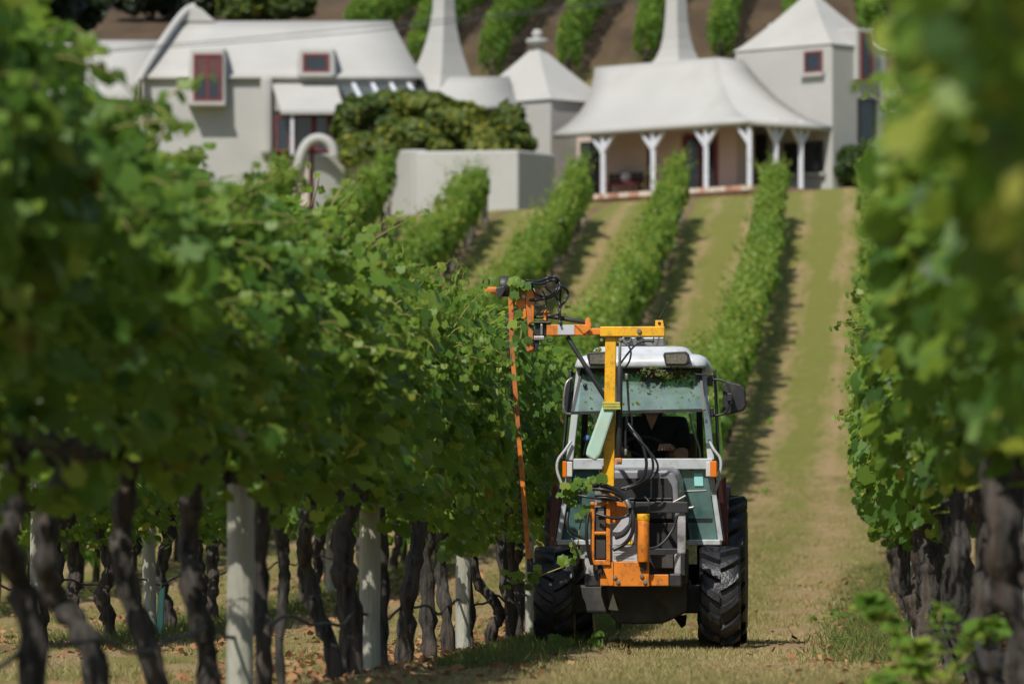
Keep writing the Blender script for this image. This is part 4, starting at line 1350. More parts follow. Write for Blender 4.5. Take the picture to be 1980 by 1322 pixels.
# chassis, axle
tbox('front_axle', M['underside'], 1100, 1130, 1362, 1185, -.12, .12, bevel=.02)
tprism('axle_casing', M['underside'], [(1172, 1120), (1330, 1120), (1330, 1180), (1300, 1196), (1280, 1205), (1195, 1206), (1180, 1190)], -.28, .5, bevel=.02)
tbox('engine_block', M['underside'], 1180, 1010, 1300, 1130, -.25, 1.0, bevel=.02)
tbox('gearbox', M['underside'], 1190, 1080, 1290, 1190, .9, 2.1, bevel=.02)
tbox('rear_axle', M['underside'], 1120, 1090, 1390, 1150, 1.8, 2.0, bevel=.02)
tbox('front_weight_frame', M['blackmetal'], 1150, 1088, 1330, 1128, -.42, -.18, bevel=.01)
tprism('drain_plate', M['clearlens'], [(1185, 1146), (1196, 1180), (1176, 1178)], -.32, -.30)
tbox('tow_pin', M['underside'], 1190, 1200, 1200, 1216, -.2, -.1)
tprism('splash_guard', M['underside'], [(1300, 1190), (1328, 1188), (1326, 1208), (1318, 1214)], .2, .26)

# bonnet with grille
def bonnet():
    prof = [(1147, 1010), (1150, 935), (1158, 915), (1172, 908), (1290, 908), (1303, 914), (1311, 932), (1316, 1010)]
    MB().prism([T(x, y, -.3) for x, y in prof][::-1], (0, 1.25, .04)).build('bonnet', M['greyhood'], tractor, bevel=.02)
    pr = [(1160, 1008), (1163, 938), (1170, 924), (1290, 924), (1298, 936), (1302, 1008)]
    MB().prism([T(x, y, -.32) for x, y in pr][::-1], (0, .05, 0)).build('grille', M['grille'], tractor)
    tbox('grille_bar', M['blackmetal'], 1164, 962, 1300, 966, -.34, -.30)
    tbox('headlamp_panel', M['blackmetal'], 1185, 968, 1300, 1003, -.35, -.31)
    tbox('radiator_guard', M['grille'], 1170, 1010, 1312, 1085, -.33, -.2)
bonnet()

# cab: posts, rails, roof, glazing
CF, CR = .95, 2.2
def cbar(name, pts, w, mat=None, dep=.06, parent=None):
    m = MB()
    for p, q in zip(pts[:-1], pts[1:]):
        m.bar(T(*p), T(*q), w, dep, up=(0, 1, 0))
    return m.build(name, mat or M['cabgrey'], parent or tractor, bevel=.006)
for (a, b) in (((1122, 708), (1101, 890)), ((1359, 708), (1375, 890))):
    cbar('cab_pillar', [(a[0], a[1], CF + .05), (b[0], b[1], CF)], .05)
cbar('door_frame', [(1382, 715, CF + .15), (1390, 890, CF + .12)], .022, M['blackmetal'])
cbar('door_frame', [(1103, 715, CF + .15), (1088, 890, CF + .12)], .022, M['blackmetal'])
for x0, x1 in ((1134, 1124), (1350, 1358)):
    cbar('rear_pillar', [(x0, 708, CR), (x1, 1000, CR)], .045, M['blackmetal'])
cbar('rear_rail', [(1124, 890, CR), (1356, 890, CR)], .05, M['blackmetal'])
tbox('scuttle_rail', M['cabgrey'], 1108, 886, 1378, 907, CF - .05, CF + .05)
tbox('scuttle_panel', M['greyhood'], 1160, 904, 1316, 930, CF + .0, CF + .03)
tbox('cab_floor', M['blackmetal'], 1110, 1000, 1380, 1012, CF, CR)
for pts, nm in (([(1372, 893, CF - .02), (1394, 1046, CF - .02)], 'r'), ([(1103, 893, CF - .02), (1080, 1046, CF - .02)], 'l')):
    cbar('side_post', pts, .036)
    cbar('side_post_trim', [(p[0] + (7 if nm == 'r' else -7), p[1], p[2] + .02) for p in pts], .012, M['blackmetal'])
cbar('inner_post', [(1314, 905, CF - .02), (1334, 1046, CF - .02)], .014, M['blackmetal'])
cbar('inner_post', [(1160, 905, CF - .02), (1146, 1046, CF - .02)], .014, M['blackmetal'])
cbar('step_rail', [(1330, 1048, CF - .03), (1396, 1048, CF - .03)], .04, M['cabgrey'])
cbar('step_rail', [(1078, 1048, CF - .03), (1150, 1048, CF - .03)], .04, M['cabgrey'])
def quad(name, mat, pts, parent=None, th=.006):
    m = MB(); P = [T(*p) for p in pts]
    m.hexa(P, [p + Vector((0, th, 0)) for p in P])
    return m.build(name, mat, parent or tractor)
q1 = quad('lower_window', M['sideglass'], [(1318, 1044, CF), (1388, 1044, CF), (1367, 908, CF), (1316, 908, CF)])
quad('sticker', M['cyan'], [(1343, 939, CF - .008), (1360, 939, CF - .008), (1359, 914, CF - .008), (1342, 914, CF - .008)], q1, .003)
quad('window_trim', M['clearlens'], [(1320, 950, CF - .006), (1366, 948, CF - .006), (1366, 946.5, CF - .006), (1320, 948, CF - .006)], q1, .003)
q2 = quad('lower_window', M['sideglass'], [(1086, 1044, CF), (1150, 1044, CF), (1158, 908, CF), (1108, 908, CF)])
for q_, x, y in ((q1, 1338, 905), (q2, 1131, 905)):
    c = T(x, y, CF - .012)
    MB().lathe([(0, -.012), (.013, -.010), (.018, 0), (.018, .006)], c, 'Y', 14).build('knob', M['maroon'], q_)
# opened upper windscreen, hinged at the roof and pushed out at the bottom
sc_ = [(1106, 797, CF - .20), (1362, 793, CF - .20), (1354, 716, CF - .01), (1124, 716, CF - .01)]
scr = quad('windscreen', M['screen'], sc_)
m = MB()
m.bar(T(1103, 798, CF - .21), T(1358, 793, CF - .21), .022, .018, up=(0, 1, 0))
m.build('seal', M['blackmetal'], scr)
for a, b in ((sc_[0], sc_[3]), (sc_[1], sc_[2])):
    MB().bar(T(a[0], a[1], a[2] - .01), T(b[0], b[1], b[2] - .01), .018, .014, up=(0, 1, 0)).build('seal', M['blackmetal'], scr)
tbox('top_seal', M['blackmetal'], 1122, 708, 1358, 719, CF - .03, CF + .02)
for x, y in ((1131, 745), (1337, 743)):
    c = T(x, y, CF - .10); MB().lathe([(0, -.02), (.012, -.018), (.017, 0)], c, 'Y', 12).build('knob', M['blackmetal'], scr)
# side glass and rear glass
for x0, x1 in ((1103, 1086), (1378, 1392)):
    m = MB(); P = [T(x1, 886, CF + .08), T(x0, 716, CF + .08)]
    m.hexa([P[0], P[0] + Vector((.005, 0, 0)), P[1] + Vector((.005, 0, 0)), P[1]], [p + Vector((0, 1.05, 0)) for p in (P[0], P[0] + Vector((.005, 0, 0)), P[1] + Vector((.005, 0, 0)), P[1])])
    m.build('door_glass', M['clearglass'], tractor)
quad('rear_glass', M['clearglass'], [(1126, 888, CR), (1356, 888, CR), (1348, 716, CR), (1134, 716, CR)])
# roof cap: stacked rounded rectangles
def rrect(x0, x1, y0, y1, z, r, n=4):
    P = []
    for cx, cy, a0 in ((x1 - r, y0 + r, -90), (x1 - r, y1 - r, 0), (x0 + r, y1 - r, 90), (x0 + r, y0 + r, 180)):
        for i in range(n + 1):
            a = math.radians(a0 + 90*i/n)
            P.append(Vector((cx + r*math.cos(a), cy + r*math.sin(a), z)))
    return P + [P[0]]
def roof():
    lay = [(1112, 1367, 711, .82, 2.35, .08), (1110, 1369, 706, .80, 2.36, .09), (1116, 1364, 690, .84, 2.33, .10), (1132, 1352, 684, .92, 2.28, .12), (1140, 1336, 682, .98, 2.2, .12), (1146, 1328, 671, 1.02, 2.15, .12), (1155, 1318, 667, 1.08, 2.1, .12)]
    rows = []
    for x0, x1, y, l0, l1, r in lay:
        a, b = T(x0, y, .85), T(x1, y, .85)
        rows.append(rrect(a.x, b.x, l0, l1, a.z, r))
    m = MB().grid(rows); m.poly(rows[-1][:-1]); m.poly(rows[0][:-1][::-1])
    return m.build('cab_roof', M['roofwhite'], tractor)
rf = roof()
for x0, x1 in ((1134, 1181), (1282, 1334)):
    pr = [(x0 + 5, 706), (x1 - 7, 706), (x1, 700), (x1 - 2, 684), (x1 - 8, 679), (x0 + 3, 681), (x0, 686)]
    tprism('work_light', M['blackmetal'], pr, .74, .95, rf, .006)
    c0 = [(x0 + 7, 703), (x1 - 9, 703), (x1 - 5, 698), (x1 - 6, 687), (x1 - 10, 684), (x0 + 6, 685)]
    tprism('lamp_lens', M['lamplens'], c0, .735, .741, rf, 0)
# roof air intake behind the beam
tbox('roof_vent', M['steel'], 1200, 652, 1284, 668, 1.15, 1.5, rf)
for x in (1213, 1236):
    c = T(x, 654, 1.12); MB().lathe([(.022, -.03), (.03, -.03), (.03, .04), (.022, .04), (.022, -.03)], c, 'Y', 18).build('vent_pipe', M['steel'], rf)
ttube('aerial', M['blackmetal'], [(1262, 665, 1.1), (1270, 628, 1.1), (1292, 583, 1.1)], .004, rf, 6)
# wiper and its motor
ttube('wiper', M['blackmetal'], [(1232, 722, .86), (1300, 722, .85), (1352, 724, .85), (1382, 727, .88)], .008, None, 6)
tbox('wiper_blade', M['blackmetal'], 1240, 715, 1330, 720, .82, .85)
# fenders, exhaust-side cover
for x0, x1 in ((1386, 1410), (1066, 1090)):
    m = MB(); a, b = T(x0, 0, 1.6), T(x1, 0, 1.6)
    rows = []
    for ang in np.linspace(-20, 150, 12):
        r_ = .64; cz, cy = .56, 1.9
        t = math.radians(ang)
        rows.append([Vector((a.x, cy - r_*math.cos(t), cz + r_*math.sin(t))), Vector((b.x, cy - r_*math.cos(t), cz + r_*math.sin(t)))])
    m.grid(rows); m.build('fender', M['maroon'], tractor, solid=.015)
tprism('fender_panel', M['maroon'], [(1388, 930), (1404, 922), (1408, 1052), (1396, 1052)], 1.25, 1.3)
# mirrors
mr = MB()
def mirror(px, l0, th, name):
    pts = [T(x, y, l0) for x, y in px]
    return MB().prism(pts[::-1], (0, th, 0)).build(name, M['blackmetal'], tractor, bevel=.012)
mm = mirror([(1398, 744), (1404, 736), (1432, 743), (1441, 752), (1443, 785), (1438, 794), (1403, 803), (1397, 795)], 1.05, .07, 'wing_mirror')
ttube('mirror_arm', M['blackmetal'], [(1372, 734, 1.0), (1395, 735, .98), (1408, 745, .97), (1411, 765, .97), (1409, 785, .97), (1400, 800, .98), (1374, 804, 1.0)], .009, mm)
tbox('mirror_clamp', M['blackmetal'], 1406, 760, 1416, 776, .94, 1.0, mm)
tbox('hinge', M['blackmetal'], 1368, 728, 1378, 746, .95, 1.05); tbox('hinge', M['blackmetal'], 1370, 788, 1380, 806, .95, 1.05)
m2 = mirror([(1093, 738), (1098, 732), (1108, 738), (1110, 800), (1100, 806), (1091, 796)], 1.05, .05, 'wing_mirror')
ttube('mirror_arm', M['steel'], [(1106, 730, 1.0), (1095, 740, .98), (1090, 765, .97), (1090, 795, .97), (1104, 800, 1.0)], .009, m2)
# grab rails and indicator lamps
ttube('grab_rail', M['cabgrey'], [(1371, 850, .9), (1380, 868, .88), (1392, 885, .87), (1394, 905, .87), (1386, 940, .88), (1379, 955, .92)], .011)
ttube('grab_rail', M['cabgrey'], [(1104, 852, .9), (1092, 870, .88), (1079, 888, .87), (1077, 910, .87), (1088, 940, .88), (1096, 952, .92)], .011)
for x0, x1, xa in ((1087, 1106, 1095), (1365, 1386, 1374)):
    left = x0 < 1200
    ld = tbox('indicator_lamp', M['clearlens'], xa if left else x0, 892, x1 if left else xa, 921, .80, .86, None, .005)
    tbox('amber_lens', M['amber'], x0 if left else xa, 891, xa if left else x1, 922, .79, .86, ld, .005)
    tbox('lamp_bracket', M['blackmetal'], x0 + 4, 905, x1 - 2, 912, .86, .93, ld)
# interior: seat, steering wheel, levers
st = tprism('seat_back', M['seat'], [(1222, 990), (1302, 990), (1300, 850), (1288, 838), (1236, 838), (1224, 850)], 1.98, 2.08, None, .02)
tbox('seat_base', M['seat'], 1218, 950, 1304, 990, 1.5, 2.0, None, .02)
tprism('storage_box', M['seat'], [(1320, 884), (1346, 884), (1345, 838), (1322, 837)], 1.9, 2.05, None, .01)
c = T(1242, 878, 1.32)
ring = []
sw = MB()
for i in range(33):
    a = 2*math.pi*i/32
    ring.append(c + Vector((.185*math.cos(a), .14*math.sin(a), .13*math.sin(a))))
sw.tube(ring, .013, 8, caps=False)
for a in (.5, 2.6, 4.7):
    sw.tube([c + Vector((0, -.01, -.02)), c + Vector((.185*math.cos(a), .14*math.sin(a), .13*math.sin(a)))], .009, 6)
sw.tube([c + Vector((0, -.01, -.02)), c + Vector((0, -.15, -.30))], .02, 8)
sw.build('steering_wheel', M['blackmetal'], tractor)
ttube('lever', M['clearlens'], [(1334, 800, 1.8), (1340, 830, 1.75), (1352, 865, 1.7), (1354, 886, 1.7)], .008)
ttube('lever', M['steel'], [(1128, 880, 1.3), (1134, 850, 1.3), (1138, 820, 1.3)], .006)
o = ttube('lever', M['steel'], [(1142, 870, 1.4), (1148, 840, 1.4), (1152, 812, 1.4)], .006)
M['bluerag'] = pm('blue_cloth', (.08, .20, .48), .8, var=.3)
rg_ = MB().lathe([(0, -.03), (.022, -.02), (.028, 0), (.018, .02), (0, .03)], T(1134, 847, 1.27), 'Z', 8).build('blue_knob', M['bluerag'], tractor)

# ------------------------------------------------------------------ driver
def skinned(name, verts, edges, radii, mat, parent, root=0, sub=2, loc=None):
    me = bpy.data.meshes.new(name)
    me.from_pydata([tuple(v) for v in verts], edges, [])
    me.materials.append(mat)
    o = bpy.data.objects.new(name, me); link(o, parent)
    sk_ = o.modifiers.new('skin', 'SKIN'); sk_.use_smooth_shade = True
    if not me.skin_vertices: me.skin_vertices.new()
    for i, r_ in enumerate(radii):
        s = me.skin_vertices[0].data[i]
        s.radius = r_ if hasattr(r_, '__len__') else (r_, r_)
        s.use_root = (i == root)
    sb_ = o.modifiers.new('sub', 'SUBSURF'); sb_.levels = sub; sb_.render_levels = sub
    return o
def driver():
    base = T(1262, 0, 1.85); base.z = 1.12
    wb = Matrix.Translation(TB) @ Matrix.Rotation(ROWANG, 4, 'Z')
    # body vertices in person-local frame: x right in picture, y away, z up; origin at the hips on the seat
    V = [(0, 0, .06), (0, -.01, .22), (0, -.02, .40), (0, -.03, .52), (0, -.04, .60), (0, -.05, .68), (0, -.075, .78), (0, -.07, .86)]
    E = [(0,1),(1,2),(2,3),(3,4),(4,5),(5,6),(6,7)]
    Rr = [.15, .145, .16, .13, .062, .060, .088, .07]
    def add(p, pr, r):
        V.append(p); E.append((pr, len(V) - 1)); Rr.append(r); return len(V) - 1
    hand = T(1285, 866, 1.30) - base
    for s in (-1, 1):
        sh = add((s*.19, -.02, .50), 3, .072)
        if s > 0:
            el = (.225, -.16, .24); hd = hand
        else:
            el = (-.24, -.16, .24); hd = Vector((-.20, -.44, hand.z - .01))
        e1 = add((s*.215, -.09, .37), sh, .056)
        e2 = add(el, e1, .046)
        mid = ((el[0] + hd[0])/2, (el[1] + hd[1])/2, (el[2] + hd[2])/2)
        e3 = add(mid, e2, .040)
        hx, hy, hz = hd
        wr = add((hx + s*.045, hy + .075, hz + .004), e3, .027)
        pa = add((hx + s*.018, hy + .035, hz + .012), wr, (.036, .020))
        for fi, dx in enumerate((-.030, -.010, .010, .029)):
            ln = (.062, .074, .070, .055)[fi]
            k1 = add((hx + dx, hy - .012, hz + .022), pa, .0105)
            k2 = add((hx + dx - s*.004, hy - .012 - ln*.45, hz + .012), k1, .0095)
            add((hx + dx - s*.006, hy - .012 - ln*.50, hz - .022), k2, .0085)
        t1 = add((hx - s*.034, hy + .030, hz - .002), pa, .012)
        add((hx - s*.046, hy - .005, hz - .018), t1, .0095)
        # legs
        hp_ = add((s*.10, -.05, .03), 0, .095)
        kn = add((s*.14, -.46, .06), hp_, .068)
        an = add((s*.14, -.55, -.34), kn, .046)
        add((s*.14, -.68, -.38), an, .036)
    loc = wb @ base
    body = skinned('person', V, E, Rr, M['skin'], None)
    body.location = loc; body.rotation_euler = (0, 0, ROWANG)
    tag(body, 'driver in a black open collar shirt steering inside the tractor cab', 'person')
    # face and hair
    f = MB()
    f.lathe([(0, -.012), (.010, -.004), (.012, .012), (0, .03)], (0, -.165, .765), 'Z', 8)
    f.build('nose', M['skin'], body)
    for s in (-1, 1):
        MB().lathe([(0, -.01), (.010, -.005), (.011, .003), (0, .01)], (s*.033, -.152, .80), 'Y', 10).build('eye', M['dark'], body)
        MB().lathe([(0, -.010), (.03, -.006), (.03, .006), (0, .010)], (s*.088, -.06, .785), 'X', 10).build('ear', M['skin'], body)
    MB().box((-.028, -.158, .730), (.028, -.150, .738)).build('mouth', M['maroon'], body, bevel=.002)
    h = MB()
    rows = []
    for i, ph in enumerate(np.linspace(0, 1.75, 8)):
        rr_ = []
        for j in range(17):
            th = 2*math.pi*j/16
            lim = ph*(1.0 if math.sin(th) > -.2 else .62)
            rr_.append(Vector((.094*math.sin(lim)*math.cos(th), -.065 + .108*math.sin(lim)*math.sin(th), .79 + .125*math.cos(lim))))
        rows.append(rr_)
    h.grid(rows); h.build('hair', M['hair'], body, solid=.01)
    # shirt: torso, short sleeves, open collar
    SV_ = [(0, 0, .05), (0, -.01, .22), (0, -.02, .40), (0, -.03, .515), (0, -.035, .575)]
    SE = [(0,1),(1,2),(2,3),(3,4)]; SR = [.165, .165, .19, .155, .082]
    for s in (-1, 1):
        SV_ += [(s*.192, -.02, .505), (s*.222, -.09, .375), (s*.228, -.125, .315)]
        n = len(SV_); SE += [(3, n-3), (n-3, n-2), (n-2, n-1)]; SR += [.100, .080, .072]
    skinned('shirt', SV_, SE, SR, M['shirt'], body)
    for s in (-1, 1):
        MB().prism([Vector((s*.010, -.19, .475)), Vector((s*.075, -.15, .555)), Vector((s*.075, -.11, .625)), Vector((s*.045, -.15, .590))][::s], (0, .012, 0)).build('collar', M['shirt'], body, bevel=.003)
    MB().prism([Vector((-.045, -.165, .585)), Vector((.045, -.165, .585)), Vector((0, -.196, .475))], (0, .004, 0)).build('neck_opening', M['skin'], body)
    PV = [(0, 0, .05)]; PE = []; PR = [.16]
    for s in (-1, 1):
        PV += [(s*.10, -.05, .03), (s*.14, -.46, .06), (s*.14, -.55, -.32)]
        n = len(PV); PE += [(0, n-3), (n-3, n-2), (n-2, n-1)]; PR += [.105, .080, .066]
    skinned('trousers', PV, PE, PR, M['jeans'], body)
    # watch
    MB().lathe([(.030, -.009), (.036, -.008), (.036, .008), (.030, .009)], (hand.x + .047, hand.y + .08, hand.z + .004), 'Y', 14).build('wristwatch', M['blackmetal'], body)
driver()

# ------------------------------------------------------------------ vine trimmer on the front linkage
LF = -.85
tm_ = thing('vine_trimmer', 'yellow and orange mast mounted vine trimmer on the tractor front', 'vine trimmer', (TB.x, TB.y, .35), ROWANG)
TZ = Vector((0, 0, .35))
class _Off: pass
def hbx(name, mat, x0, y0, x1, y1, l0, l1, parent=None, bevel=.005):
    return tb(MB(), x0, y0, x1, y1, l0, l1).build(name, mat, parent or tm_, bevel=bevel, org=TZ)
def hpr(name, mat, px, l0, l1, parent=None, bevel=.004):
    return MB().prism([T(x, y, l0) for x, y in px][::-1], (0, l1 - l0, 0)).build(name, mat, parent or tm_, bevel=bevel, org=TZ)
def htb(name, mat, pts, r, parent=None, n=8, seg=6):
    return MB().tube(smoothpts([T(*p) for p in pts], seg), r, n).build(name, mat, parent or tm_, org=TZ)
def hcy(name, mat, p, q, r, parent=None, n=16):
    return MB().tube([T(*p), T(*q)], r, n).build(name, mat, parent or tm_, org=TZ, bevel=.003)
def bolt(x, y, l, r=.013, parent=None):
    c = T(x, y, l)
    return MB().lathe([(0, -.014), (r*.8, -.014), (r, -.010), (r, .012)], c, 'Y', 6, smooth=False).build('bolt', M['steel'], parent or tm_, org=TZ)
# mast and beam
mast = hpr('mast', M['yellow'], [(1170, 648), (1191, 648), (1187, 940), (1166, 940)], LF, LF + .075)
hpr('mast_foot', M['orange'], [(1164, 900), (1187, 900), (1190, 1010), (1166, 1010)], LF + .012, LF + .07)
bm = hbx('cross_beam', M['yellow'], 1160, 631, 1285, 650, LF - .03, LF + .09)
hpr('beam_lug', M['yellow'], [(1267, 631), (1267, 619), (1282, 619), (1284, 631)], LF + .01, LF + .03, bm)
c = T(1275, 625, LF + .005); MB().lathe([(0, 0), (.011, 0), (.011, .03), (0, .03)], c, 'Y', 12).build('lug_hole', M['ink'], bm, org=TZ)
bolt(1236, 640, LF - .03, .018, bm); bolt(1200, 656, LF - .01, .014, bm); bolt(1163, 657, LF - .01, .012, bm)
hbx('beam_bracket', M['yellow'], 1192, 650, 1203, 662, LF, LF + .05, bm)
sa = hbx('slide_arm', M['orange'], 1056, 627, 1136, 648, LF - .02, LF + .08)
hbx('slide_arm_end', M['orange'], 1134, 634, 1162, 647, LF + .0, LF + .07, sa)
hbx('arm_sticker', M['labelpanel'], 1078, 627.5, 1110, 646.5, LF - .0235, LF - .0205, sa, 0)
hpr('arm_gusset', M['orange'], [(1110, 627), (1131, 627), (1143, 634), (1131, 645), (1128, 645)], LF - .03, LF - .015, sa)
hpr('arm_lug', M['orange'], [(1131, 632), (1131, 619), (1136, 613), (1141, 616), (1143, 632)], LF - .01, LF + .06, sa)
rod = hcy('ram', M['blackmetal'], (1058, 610, LF + .02), (1132, 623, LF + .02), .016)
hcy('ram_rod', M['steel'], (1132, 623, LF + .02), (1138, 624, LF + .02), .009, rod)
hcy('ram_rod', M['blackmetal'], (1030, 613, LF + .02), (1060, 612, LF + .02), .010, rod)
pv = MB().lathe([(.030, -.035), (.022, -.03), (.020, .02), (.030, .028), (.034, .035), (.018, .05), (0, .055)], T(1054, 613, LF + .03), 'Z', 14).build('pivot_pin', M['orange'], tm_, org=TZ)
hbx('pivot_plate', M['blackmetal'], 1030, 621, 1064, 625, LF - .03, LF + .1)
hbx('pivot_block', M['blackmetal'], 1034, 625, 1055, 650, LF - .0, LF + .08)
hbx('pivot_pillar', M['steel'], 1044, 626, 1049, 648, LF - .03, LF - .005)
hbx('pivot_foot', M['steel'], 1031, 649, 1052, 657, LF - .03, LF + .08)
htb('latch', M['blackmetal'], [(1058, 655, LF), (1058, 659, LF), (1066, 659, LF), (1072, 654, LF)], .006)
hpr('knuckle', M['blackmetal'], [(1014, 622), (1030, 628), (1033, 645), (1042, 660), (1037, 675), (1031, 680), (1029, 660), (1020, 640)], LF - .01, LF + .06)
hpr('knuckle_plate', M['rustorange'], [(1019, 628), (1030, 640), (1031, 683), (1017, 678), (1018, 655)], LF - .025, LF - .012)
# head
hd_ = hpr('head_post', M['orange'], [(1015, 552), (1026, 552), (1032, 570), (1031, 622), (1020, 628), (1017, 600)], LF - .03, LF + .03)
hpr('head_post_web', M['rustorange'], [(1017, 584), (1026, 584), (1029, 622), (1021, 624)], LF - .036, LF - .031, hd_, 0)
hpr('head_bracket', M['orange'], [(1006, 552), (1016, 550), (1016, 588), (1008, 600), (995, 588), (996, 562)], LF, LF + .06)
hpr('head_box', M['orange'], [(1026, 556), (1046, 560), (1040, 574), (1030, 574)], LF + .0, LF + .07)
hpr('head_jaw', M['orange'], [(1004, 600), (1016, 596), (1017, 612), (1009, 620), (1004, 612)], LF - .04, LF + .02)
bolt(1012, 573, LF - .01, .018); hcy('stop_pin', M['steel'], (1030, 589, LF), (1044, 590, LF), .008)
cp = MB().lathe([(0, -.03), (.065, -.03), (.072, -.02), (.072, .03), (.065, .04), (0, .04)], T(973, 553, LF + .05), 'X', 20).build('drive_cover', M['blackmetal'], tm_, org=TZ)
hpr('drive_skirt', M['blackmetal'], [(958, 556), (974, 552), (976, 560), (964, 578), (960, 572)], LF - .03, LF + .10)
hbx('top_cutter', M['orange'], 932, 554, 960, 567, LF + .02, LF + .07)
hbx('top_cutter_slot', M['rustorange'], 940, 558, 958, 564, LF + .014, LF + .019)
htb('hook', M['blackmetal'], [(936, 551, LF + .03), (933, 545, LF + .03), (934, 540, LF + .03)], .006); htb('hook', M['blackmetal'], [(938, 551, LF + .03), (944, 547, LF + .03), (944, 539, LF + .03)], .006)
# side cutter bar with its teeth
barpts = [(986, 575), (990, 680), (996, 760), (1003, 850), (1012, 960), (1021, 1080)]
cb_ = MB()
ub_ = MB()
for p, q in zip(barpts[:-1], barpts[1:]):
    (ub_ if p[1] < 800 else cb_).bar(T(p[0], p[1], LF + .02), T(q[0], q[1], LF + .02), .030, .05, up=(0, 1, 0))
cb_ = cb_.build('cutter_bar', M['orange'], tm_, org=TZ)
ub_.build('cutter_bar', M['rustorange'], tm_, org=TZ)
hpr('cutter_top', M['rustorange'], [(982, 575), (988, 570), (993, 600), (990, 635), (984, 632)], LF - .02, LF + .05)
hbx('cutter_foot', M['blackmetal'], 1018, 1078, 1030, 1105, LF + .0, LF + .06)
tooth = None
for i in range(34):
    y = 610 + i*14
    x = np.interp(y, [b[1] for b in barpts], [b[0] for b in barpts])
    c = T(x - 5.5, y, LF + .02)
    if tooth is None:
        tooth = keep_mesh(MB().prism([(0, -.03, .016), (0, -.03, -.016), (-.022, -.03, -.004), (-.022, -.03, .006)], (0, .05, 0)).build('blade_tooth', M['blackmetal']))
    o = newobj('blade_tooth', tooth, cb_); o.location = c - TZ
# diagonal stay, hydraulic lift ram, mint sleeve and strap
hcy('stay', M['blackmetal'], (1096, 650, LF + .02), (1172, 772, LF + .02), .016)
lr = hcy('lift_ram', M['blackmetal'], (1198, 708, LF - .0), (1196, 884, LF - .0), .022)
hcy('ram_rod', M['steel'], (1199, 655, LF), (1198, 708, LF), .010, lr)
hbx('ram_clevis', M['orange'], 1189, 885, 1202, 897, LF - .02, LF + .05, lr); bolt(1196, 892, LF - .02, .013, lr)
sl_ = [(1166, 780), (1191, 786), (1186, 800), (1161, 878), (1150, 891), (1132, 880), (1134, 868)]
sv = hpr('plastic_sleeve', M['mint'], sl_, LF - .10, LF - .015, None, .014)
for i in range(3):
    y = 777 + i*5
    hbx('strap', M['strap'], 1164 + i, y, 1199 + i*.5, y + 4.4, LF - .115, LF + .02, sv, .003)
hpr('mast_gusset', M['yellow'], [(1168, 836), (1168, 872), (1160, 872)], LF + .02, LF + .05)
# lower frame
hbx('front_plate', M['orange'], 1186, 1085, 1255, 1133, LF + .0, LF + .04)
fp = hbx('carrier_beam', M['orange'], 1160, 1110, 1293, 1132, LF + .042, LF + .14)
hpr('carrier_cheek', M['orange'], [(1162, 1086), (1186, 1086), (1186, 1132), (1178, 1132)], LF - .01, LF + .03)
for x, y in ((1189, 1115), (1195, 1125), (1241, 1113), (1247, 1125)):
    bolt(x, y, LF - .002, .015)
fr = []
for (x0, y0, x1, y1) in ((1141, 970, 1149, 1092), (1172, 970, 1180, 1092), (1149, 971, 1172, 977), (1149, 1027, 1172, 1033), (1149, 1082, 1172, 1092)):
    hbx('rack_bar', M['orange'], x0, y0, x1, y1, LF - .03, LF + .02)
hbx('valve_block', M['underside'], 1150, 980, 1171, 1026, LF + .0, LF + .1); hbx('valve_block', M['underside'], 1150, 1036, 1171, 1080, LF + .0, LF + .1)
hbx('valve_cap', M['steel'], 1155, 982, 1168, 998, LF - .02, LF + .0)
hpr('valve_bracket', M['orange'], [(1182, 970), (1212, 968), (1210, 1000), (1196, 1012), (1182, 1008)], LF + .04, LF + .06)
lp = hpr('label_panel', M['labelpanel'], [(1182, 1030), (1205, 1000), (1231, 1000), (1232, 1085), (1182, 1085)], LF + .008, LF + .02, None, .002)
for i in range(6):
    y = 1052 + i*5.2
    hbx('label_line', M['labelink'], 1186, y, 1226 - (i*7 % 5), y + 1.6, LF + .0062, LF + .0078, lp, 0)
hpr('warning_triangle', M['ink'], [(1211.5, 1052.5), (1227.5, 1052.5), (1219.5, 1038.5)], LF + .0055, LF + .0078, lp, 0)
hpr('warning_face', M['warn'], [(1213.5, 1051.3), (1225.5, 1051.3), (1219.5, 1040.8)], LF + .0035, LF + .0054, lp, 0)
hpr('exclamation_mark', M['ink'], [(1218.8, 1048), (1220.2, 1048), (1220.6, 1043.5), (1218.4, 1043.5)], LF + .002, LF + .0034, lp, 0)
hbx('exclamation_dot', M['ink'], 1218.8, 1048.8, 1220.2, 1050.2, LF + .002, LF + .0034, lp, 0)
cy = hcy('accumulator', M['orange'], (1244, 1086, LF - .02), (1244, 1000, LF - .02), .042)
hcy('accumulator_cap', M['yellow'], (1244, 1006, LF - .02), (1244, 993, LF - .02), .044, cy)
hbx('cylinder_foot', M['blackmetal'], 1237, 1088, 1250, 1102, LF - .02, LF + .03)
hbx('square_tube', M['blackmetal'], 1228, 970, 1330, 991, LF + .12, LF + .2); 
htb('adjust_screw', M['steel'], [(1326, 982, LF + .15), (1338, 981, LF + .15), (1342, 979, LF + .15)], .010)
htb('adjust_handle', M['steel'], [(1300, 972, LF + .14), (1315, 964, LF + .14), (1326, 958, LF + .14)], .008)
hbx('linkage_arm', M['whitemetal'], 1310, 994, 1326, 1070, LF + .14, LF + .2)
hbx('linkage_arm', M['whitemetal'], 1304, 1070, 1317, 1112, LF + .05, LF + .15, None, .012)
hbx('linkage_arm', M['whitemetal'], 1130, 1072, 1150, 1112, LF + .05, LF + .15, None, .012)
hbx('linkage_end', M['blackmetal'], 1294, 1108, 1318, 1134, LF + .03, LF + .16, None, .012)
